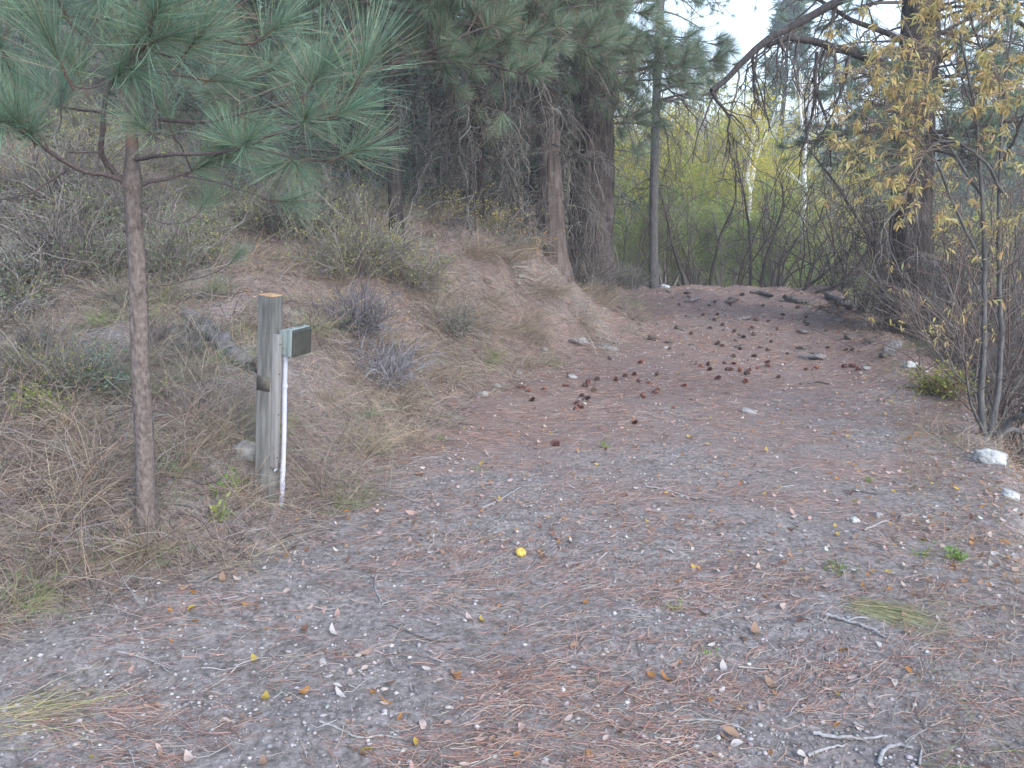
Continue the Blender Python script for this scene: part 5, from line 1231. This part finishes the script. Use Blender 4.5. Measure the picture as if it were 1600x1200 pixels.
ST = [([(752, 797), (785, 780), (813, 763)], .007, .004, 'pale curved stick on the track a little right of centre left', 0),
      ([(588, 902), (586, 920), (592, 935), (600, 946)], .006, .003, 'grey forked twig in the foreground dirt below the post', 2),
      ([(888, 897), (900, 890), (912, 885)], .007, .004, 'short stubby bleached stick right of the yellow fruit', 0),
      ([(1290, 965), (1320, 973), (1350, 982), (1385, 1000)], .010, .006, 'long bleached stick beside the flattened grass tuft', 1),
      ([(1270, 1150), (1300, 1157), (1340, 1160), (1385, 1158)], .009, .005, 'bleached white stick lying level near the bottom right', 1),
      ([(1262, 1185), (1290, 1175), (1320, 1168)], .008, .004, 'bleached grey stick slanting under the level one at the bottom right', 0),
      ([(1372, 1200), (1380, 1178), (1400, 1168), (1425, 1172)], .009, .006, 'curved pale stick at the bottom edge, right side', 0),
      ([(1436, 1200), (1438, 1185), (1440, 1172)], .006, .004, 'short pale stick end at the bottom edge near the corner', 0),
      ([(500, 1130), (530, 1143), (562, 1156), (600, 1153), (636, 1160)], .005, .003, 'long thin tan stalk lying bent in the foreground', 0),
      ([(605, 978), (640, 990), (675, 1003), (720, 1004)], .005, .003, 'thin dark curved twig in the foreground needles', 0),
      ([(1060, 1130), (1090, 1127), (1130, 1133), (1170, 1148)], .005, .003, 'thin pale twig in front of the large tan leaf', 0),
      ([(1010, 762), (1040, 768), (1075, 778), (1120, 785)], .007, .004, 'grey stick half sunk in needles in the middle of the track', 0),
      ([(1212, 764), (1240, 760)], .007, .005, 'short pale stick right of the middle of the track', 0),
      ([(1350, 830), (1385, 815), (1425, 805)], .007, .004, 'pale twig on the right part of the track', 1),
      ([(1250, 602), (1275, 598), (1295, 602)], .012, .008, 'dark flat stick on the far right of the track', 0),
      ([(1318, 768), (1345, 770), (1370, 775)], .008, .005, 'small dark stick on the right of the track', 0),
      ([(0, 472), (35, 470), (75, 466)], .022, .016, 'bleached branch lying on the slope at the left edge', 0),
      ([(70, 640), (95, 656), (120, 668), (130, 690)], .009, .004, 'grey crooked stick on the slope left of the young pine', 0),
      ([(270, 790), (310, 800), (350, 822), (400, 852)], .010, .004, 'long dark stem lying down the bank toe below the post', 1),
      ([(0, 870), (40, 858), (75, 840)], .008, .005, 'dark stick near the left edge above the foreground', 0),
      ([(185, 1020), (230, 1032), (275, 1052)], .005, .003, 'thin straw coloured stick in the lower left', 0),
      ([(545, 630), (570, 638), (605, 650)], .008, .005, 'pale stick on the bank right of the conduit', 0),
      ([(672, 678), (685, 668), (698, 658)], .006, .004, 'small pale stick at the toe of the bank', 0)]
for pts, r0, r1, lab, fk in ST:
    stick(pts, r0, r1, lab, forks=fk, mat=M_log if 'dark' in lab else M_stick, group='dead sticks on the ground')
stick([(1292, 466), (1310, 474), (1330, 484), (1348, 488)], .055, .04, 'grey dead log end pointing left at the foot of the crest shrubs', M_log, 'log', 'log', 0)
stick([(1345, 489), (1365, 488), (1385, 490)], .06, .05, 'short thick grey log piece beside the old pine', M_log, 'log', 'log', 1)
stick([(1172, 458), (1190, 461), (1205, 466)], .04, .03, 'dark flat log on the crest in the middle of the track end', M_log, 'log', 'log', 0)
stick([(1228, 471), (1245, 474), (1262, 474)], .04, .03, 'pale flat log on the crest right of the middle', M_log, 'log', 'log', 0)
stick([(296, 500), (330, 530), (365, 556), (398, 585)], .07, .05, 'half buried rotten grey log on the slope between young pine and post', M_log, 'log', 'log', 0, lift=-.05)
def boulder(px, py, s, sc, mat, lab, name='rock', seed=0, cat='rock', rz=0.0, group=None):
    import bmesh
    bm = bmesh.new(); bmesh.ops.create_icosphere(bm, subdivisions=4, radius=1.0)
    V = np.array([v.co[:] for v in bm.verts])
    n = 1 + .30 * vnoise(V[:, 0] * 1.3 + seed, V[:, 1] * 1.3 + V[:, 2] * 1.1) + .14 * vnoise(V[:, 0] * 3.1 + V[:, 2] * 2 + seed, V[:, 1] * 3.3) + .06 * vnoise(V[:, 0] * 8 + seed, V[:, 2] * 8 + V[:, 1] * 7)
    q = V * n[:, None]; q = np.clip(q, -.85, .85) + (q - np.clip(q, -.85, .85)) * .25
    for v, c in zip(bm.verts, q): v.co = Vector(c * np.array(sc) * s)
    me = bpy.data.meshes.new(name); bm.to_mesh(me); bm.free(); me.materials.append(mat)
    for p in me.polygons: p.use_smooth = True
    g = ground(px, py); o = link(name, me); o.location = (g[0], g[1], g[2] + s * sc[2] * .35); o.rotation_euler = (0.15, .2, rz)
    tag(o, lab, cat, group)
M_wrock = plain_mat('white_rock', (.20, .20, .19), (.58, .60, .60), 14, .9, .03)
M_clod = plain_mat('dark_soil', (.07, .058, .05), (.18, .15, .13), 16, .97, .02)
M_grock = plain_mat('grey_rock', (.20, .19, .18), (.34, .33, .31), 12, .9, .006)
boulder(1545, 722, .10, (1.05, .55, .62), M_wrock, 'large white chalky rock on the right shoulder above the bare soil', seed=3, rz=-.4)
boulder(1578, 777, .038, (1.3, .8, .7), M_wrock, 'small flat white stone to the lower right of the large white rock', seed=5, rz=-.3)
boulder(1423, 573, .05, (1.2, .8, .8), M_wrock, 'small pale stone on the shoulder below the old pine', seed=7)
boulder(1038, 450, .09, (1.4, .8, .6), M_wrock, 'small white stone at the foot of the slender fir', seed=8)
boulder(1170, 645, .04, (1.6, .8, .55), M_grock, 'small grey stone lying alone in the middle of the track', seed=9, rz=-.4)
boulder(1373, 808, .026, (1.1, .9, .8), M_grock, 'dark grey stone on the right part of the track', seed=11)
boulder(1335, 815, .024, (1.3, .9, .7), M_wrock, 'pale stone left of the dark grey one on the track', seed=12)
boulder(385, 712, .085, (.9, .8, .8), M_grock, 'grey stone block half hidden behind the left side of the post', seed=13)
boulder(1040, 545, .03, (1.2, .9, .7), M_grock, 'grey stone near the foot of the cut bank end', seed=14)
boulder(895, 590, .04, (1.4, 1, .5), M_grock, 'low grey stone among the pine cones near the bank', seed=15)
boulder(1355, 585 - 8, .035, (1.5, 1, .6), M_grock, 'dark clod beside the right hand pine cones', 'soil_clod', 16, 'clod')
for i, (px, py, s, lab) in enumerate([(950, 545, .10, 'dark soil lump on the toe of the far bank'), (905, 535, .10, 'brown soil lump in the hollow of the bank'), (1255, 520, .09, 'dark soil mound in the far part of the track'), (1270, 560, .10, 'low grey earth mound in the far right of the track'), (1160, 500, .09, 'low clod mound near the crest'), (1080, 470, .10, 'earth mound right of the slender fir'), (1395, 545, .10, 'dark clod at the foot of the old pine'), (1310, 500, .08, 'dark clod below the grey log')]):
    boulder(px, py, s, (1.5, .9, .35), M_ground, lab, 'soil_clod', 20 + i, 'clod', i * .7, 'soil clods')
rc3 = np.random.RandomState(87)
for i in range(26):
    y = rc3.uniform(5.5, 11); d = rc3.uniform(.05, 1.6); x = float(toe(y)) - d; px = 800 + 1256 * x / y * .985
    dz = hz(x, y); py = 600 - 1256 * ((dz - CAM_Z) * CP + y * SP) / (y * CP - (dz - CAM_Z) * SP)
    boulder(px, py, rc3.uniform(.02, .05), (1.3, .9, .7), [M_clod, M_grock][i % 2], ('dark soil clod' if i % 2 == 0 else 'grey stone') + ' stuck in the ' + ('upper' if d > .8 else 'lower') + ' face of the cut bank', 'soil_clod' if i % 2 == 0 else 'rock', 60 + i, 'clod' if i % 2 == 0 else 'rock', i * .9, 'clods and stones in the cut bank')
rc2 = np.random.RandomState(88)
for i in range(34):
    px = rc2.uniform(1010, 1400); py = rc2.uniform(455, 550) + max(0, (px - 1250)) * .12
    boulder(px, py, rc2.uniform(.03, .075), (1.4, .9, .5), M_clod, 'dark crumbly soil clod on the rough ground ' + ('right of the cut bank end' if px < 1120 else 'at the middle of the far track' if px < 1260 else 'at the right of the far track'), 'soil_clod', 40 + i, 'clod', i * .7, 'soil clods')
# yellow fruit
def fruit():
    import bmesh
    g = ground(812, 868); bm = bmesh.new(); bmesh.ops.create_uvsphere(bm, u_segments=24, v_segments=14, radius=.023)
    for v in bm.verts:
        v.co.z *= .8; q = math.hypot(v.co.x, v.co.y); v.co.z -= .010 * math.exp(-(q / .006) ** 2) * (1 if v.co.z > 0 else -1); v.co.x *= 1.15
    me = bpy.data.meshes.new('flesh'); bm.to_mesh(me); bm.free(); me.materials.append(plain_mat('yellow_skin', (.42, .27, .05), (.62, .46, .12), 25, .5, .0006))
    for p in me.polygons: p.use_smooth = True
    t = thing('fallen_fruit', g, 'round yellow fruit lying on the dirt in front of the track', 'fruit', rot=(.5, .3, 0))
    link('flesh', me, t).location = (0, 0, .02)
    link('stalk', trunk_mesh(np.array([[0, 0, .036], [.001, 0, .044], [.004, 0, .050]]), [.0012, .001, .001], 6, M_log, 'stalk'), t)
fruit()

# ------------------------------------------------------------------ pine cones
def cone_mesh(seed, dark):
    r = np.random.RandomState(seed); n = 95; k = np.arange(n); t = (k + .5) / n
    ph = k * 2.39996; z = (t - .5) * .082; prof = .022 * np.sin(np.pi * (t * .86 + .12)) ** .7 + .003
    out = np.stack([np.cos(ph), np.sin(ph), np.zeros(n)], -1); up = np.stack([np.zeros(n)] * 2 + [np.ones(n)], -1)
    d = norm(out + up * (.25 + .9 * t)[:, None]); side = np.stack([-np.sin(ph), np.cos(ph), np.zeros(n)], -1)
    base = out * (prof * .25)[:, None] + up * z[:, None]; L = (prof * 1.15 + .004) * r.uniform(.9, 1.1, n)
    nrm = norm(np.cross(side, d))
    mid = base + d * (L * .75)[:, None]; tip = base + d * L[:, None] - nrm * .002; w = .0075 * (.6 + np.sin(np.pi * t)) * .8
    V = np.stack([base - side * (w * .3)[:, None], base + side * (w * .3)[:, None], mid + side * w[:, None], mid - side * w[:, None], tip - up * .001, mid - nrm * .003 * np.sign(.5) - up * .003], 1)
    Fa = np.array([[0, 1, 2], [0, 2, 3], [3, 2, 4], [3, 4, 5], [4, 2, 5], [0, 3, 5], [1, 5, 2], [0, 5, 1]])
    F_ = (k * 6)[:, None, None] + Fa[None]
    c = mix_cols(n, [(.34, .15, .12), (.42, .22, .18), (.20, .10, .08)] if not dark else [(.20, .13, .105), (.27, .19, .155), (.12, .08, .065)], [3, 2, 2], .2, r)
    core = rocks(np.zeros((1, 3)), np.array([.016]), r, np.array([[.09, .05, .035]])); core[0][:, 2] *= 2.2
    return mesh('pine_cone', [(V.reshape(-1, 3), F_.reshape(-1, 3), np.repeat(c, 6, 0)), core], M_cone)
CM = [[cone_mesh(1, 0), cone_mesh(2, 0), cone_mesh(3, 0)], [cone_mesh(4, 1), cone_mesh(5, 1)]]
cones = [(869, 692, 1.15), (928, 607, 1.2), (933, 590, 1.1), (919, 594, 1.0), (915, 600, 1.0), (885, 600, 1.0), (832, 622, 1.0), (827, 607, 1.0), (819, 602, .8), (812, 602, .8), (850, 604, .8), (888, 581, .9), (962, 590, 1.0), (977, 584, 1.0), (991, 582, 1.0), (1027, 583, 1.1), (998, 592, .8), (1014, 596, .9), (1027, 606, .8), (1023, 610, 1.0), (1005, 617, 1.15), (1053, 633, .7), (992, 658, .9), (918, 620, 1.1), (910, 615, .8), (902, 627, .9), (908, 633, 1.1), (900, 636, .9), (953, 559, .9), (1000, 563, 1.0),
         (1069, 599, .9), (1122, 588, 1.15), (1165, 594, 1.2), (1167, 581, 1.1), (1171, 575, .9), (1156, 576, 1.1), (1142, 574, 1.0), (1136, 574, .9), (1146, 565, 1.0), (1146, 555, 1.0), (1132, 564, .8), (1106, 566, 1.0), (1095, 569, 1.0), (1109, 574, 1.0), (1200, 563, 1.1), (1199, 568, 1.0), (1184, 572, .8), (1216, 586, .9), (1259, 574, .8), (1275, 572, 1.1), (1319, 570, 1.2), (1332, 569, 1.2), (1340, 574, 1.1), (1179, 555, 1.0), (1199, 546, 1.2), (1230, 552, .9), (1129, 539, 1.0), (1120, 536, 1.25), (1149, 531, .9), (1161, 526, 1.2), (1177, 522, 1.2), (1147, 516, 1.1), (1175, 511, 1.2), (1181, 499, 1.3), (1205, 532, .9), (1080, 520, 1.2), (1129, 506, 1.1), (1116, 499, 1.2), (1250, 519, 1.2), (1294, 542, 1.0), (1332, 546, 1.0), (1322, 545, .9), (1246, 479, 1.3), (1151, 468, 1.3), (1160, 459, 1.5), (1090, 464, 1.3), (1075, 462, 1.2), (1061, 475, 1.2), (1226, 462, 1.4), (1224, 490, 1.1), (1260, 494, 1.0), (1046, 544, .9), (1109, 511, 1.0), (1121, 490, 1.0), (1140, 474, 1.2), (1270, 552, .8), (1261, 506, 1.0), (1157, 544, .9), (1004, 561, .9), (1117, 470, 1.1), (1192, 476, 1.0), (1200, 500, .9), (1290, 515, .9), (1098, 490, 1.0), (1214, 513, .9)]
rcn = np.random.RandomState(99)
spec = {0: 'single reddish pine cone nearest the camera, alone at the foot of the bank', 1: 'plump round red brown pine cone lying lowest in the group by the bank toe', 22: 'lone small reddish pine cone in the open middle of the track', 74: 'dark pine cone standing upright on the crest in the middle of the track end', 54: 'dark pine cone alone right of the centre cluster', 65: 'dark pine cone alone by the end of the cut bank'}
for i, (px, py, s) in enumerate(cones):
    dark = int(py < 560 or rcn.rand() < .2); c = CM[dark][rcn.randint(len(CM[dark]))]
    g = ground(px, py + 5 * (1 if py > 560 else .6)); o = link('pine_cone', c); s *= .70
    o.location = (g[0], g[1], g[2] + .020 * s); o.rotation_euler = (R(90) + rcn.normal(0, .5), rcn.normal(0, .4), rcn.uniform(0, 6.28)); o.scale = (s, s, s)
    zone = 'at the foot of the bank' if px < 940 and py > 540 else 'left of the middle of the track' if px < 1060 and py > 540 else 'in the dense middle cluster on the track' if px < 1240 and py > 550 else 'toward the right shoulder' if py > 535 and px >= 1240 else 'on the rough ground just short of the crest' if py < 485 else 'in the scattered rows beyond the middle cluster'
    tag(o, spec.get(i, ('dark weathered' if dark else 'reddish brown') + ' open pine cone ' + zone), 'pine cone', 'pine cones scattered over the track')

# ------------------------------------------------------------------ labels: look-alikes told apart by where they stand
def spot(o):
    x, y = o.location.x, o.location.y; px = 800 + 1256 * x / y
    marks = [(150, 'at the left edge'), (260, 'by the young pine'), (400, 'between young pine and post'), (520, 'behind or beside the post'), (700, 'right of the post'), (900, 'left of the track middle'), (1100, 'in the track middle'), (1300, 'right of the track middle'), (9999, 'on the right side')]
    return next(m for lim, m in marks if px < lim)
ORD = ['nearest', 'second nearest', 'third nearest', 'fourth nearest', 'fifth nearest', 'sixth nearest', 'seventh nearest', 'eighth nearest', 'ninth nearest', 'tenth nearest', 'eleventh nearest', 'twelfth nearest', 'thirteenth nearest', 'fourteenth nearest', 'fifteenth nearest', 'sixteenth nearest']
def dup_groups():
    g = {}
    for o in bpy.data.objects:
        if o.parent is None and o.get('label'): g.setdefault(o['label'], []).append(o)
    return [v for v in g.values() if len(v) > 1]
for v in dup_groups():
    if v[0].get('category') in ('leaf', 'grass tuft', 'pebble', 'pine cone') or (v[0].get('category') == 'shrub' and 'slope' in v[0]['label']):
        for o in v:
            if len((o['label'] + ' ' + spot(o)).split()) <= 14: o['label'] = o['label'] + ' ' + spot(o)
for v in dup_groups():
    v.sort(key=lambda o: o.location.x ** 2 + o.location.y ** 2)
    if len(v) <= len(ORD):
        for k, o in enumerate(v):
            if len(o['label'].split()) <= 14: o['label'] = ('farthest ' if k == len(v) - 1 else ORD[k] + ' ') + o['label']
for o in bpy.data.objects:
    if o.name.split('.')[0] == 'twigs': o['kind'] = 'stuff'

# ------------------------------------------------------------------ haze volume, added to lift the dark tones like a lens veil
if True:
    m, nt, out = new_mat('haze'); v = N(nt, 'ShaderNodeVolumePrincipled')
    v.inputs['Density'].default_value = .0032; v.inputs['Color'].default_value = (1, 1, 1, 1); v.inputs['Anisotropy'].default_value = .2
    nt.links.new(v.outputs[0], out.inputs['Volume'])
    V, Fa, c = box(-262, 400, -62, 460, -12, 70)
    o = link('haze', mesh('haze', [(V, Fa, c)], m)); tag(o, 'thin pale haze added over the whole scene to lift the dark tones', 'haze', kind='stuff')
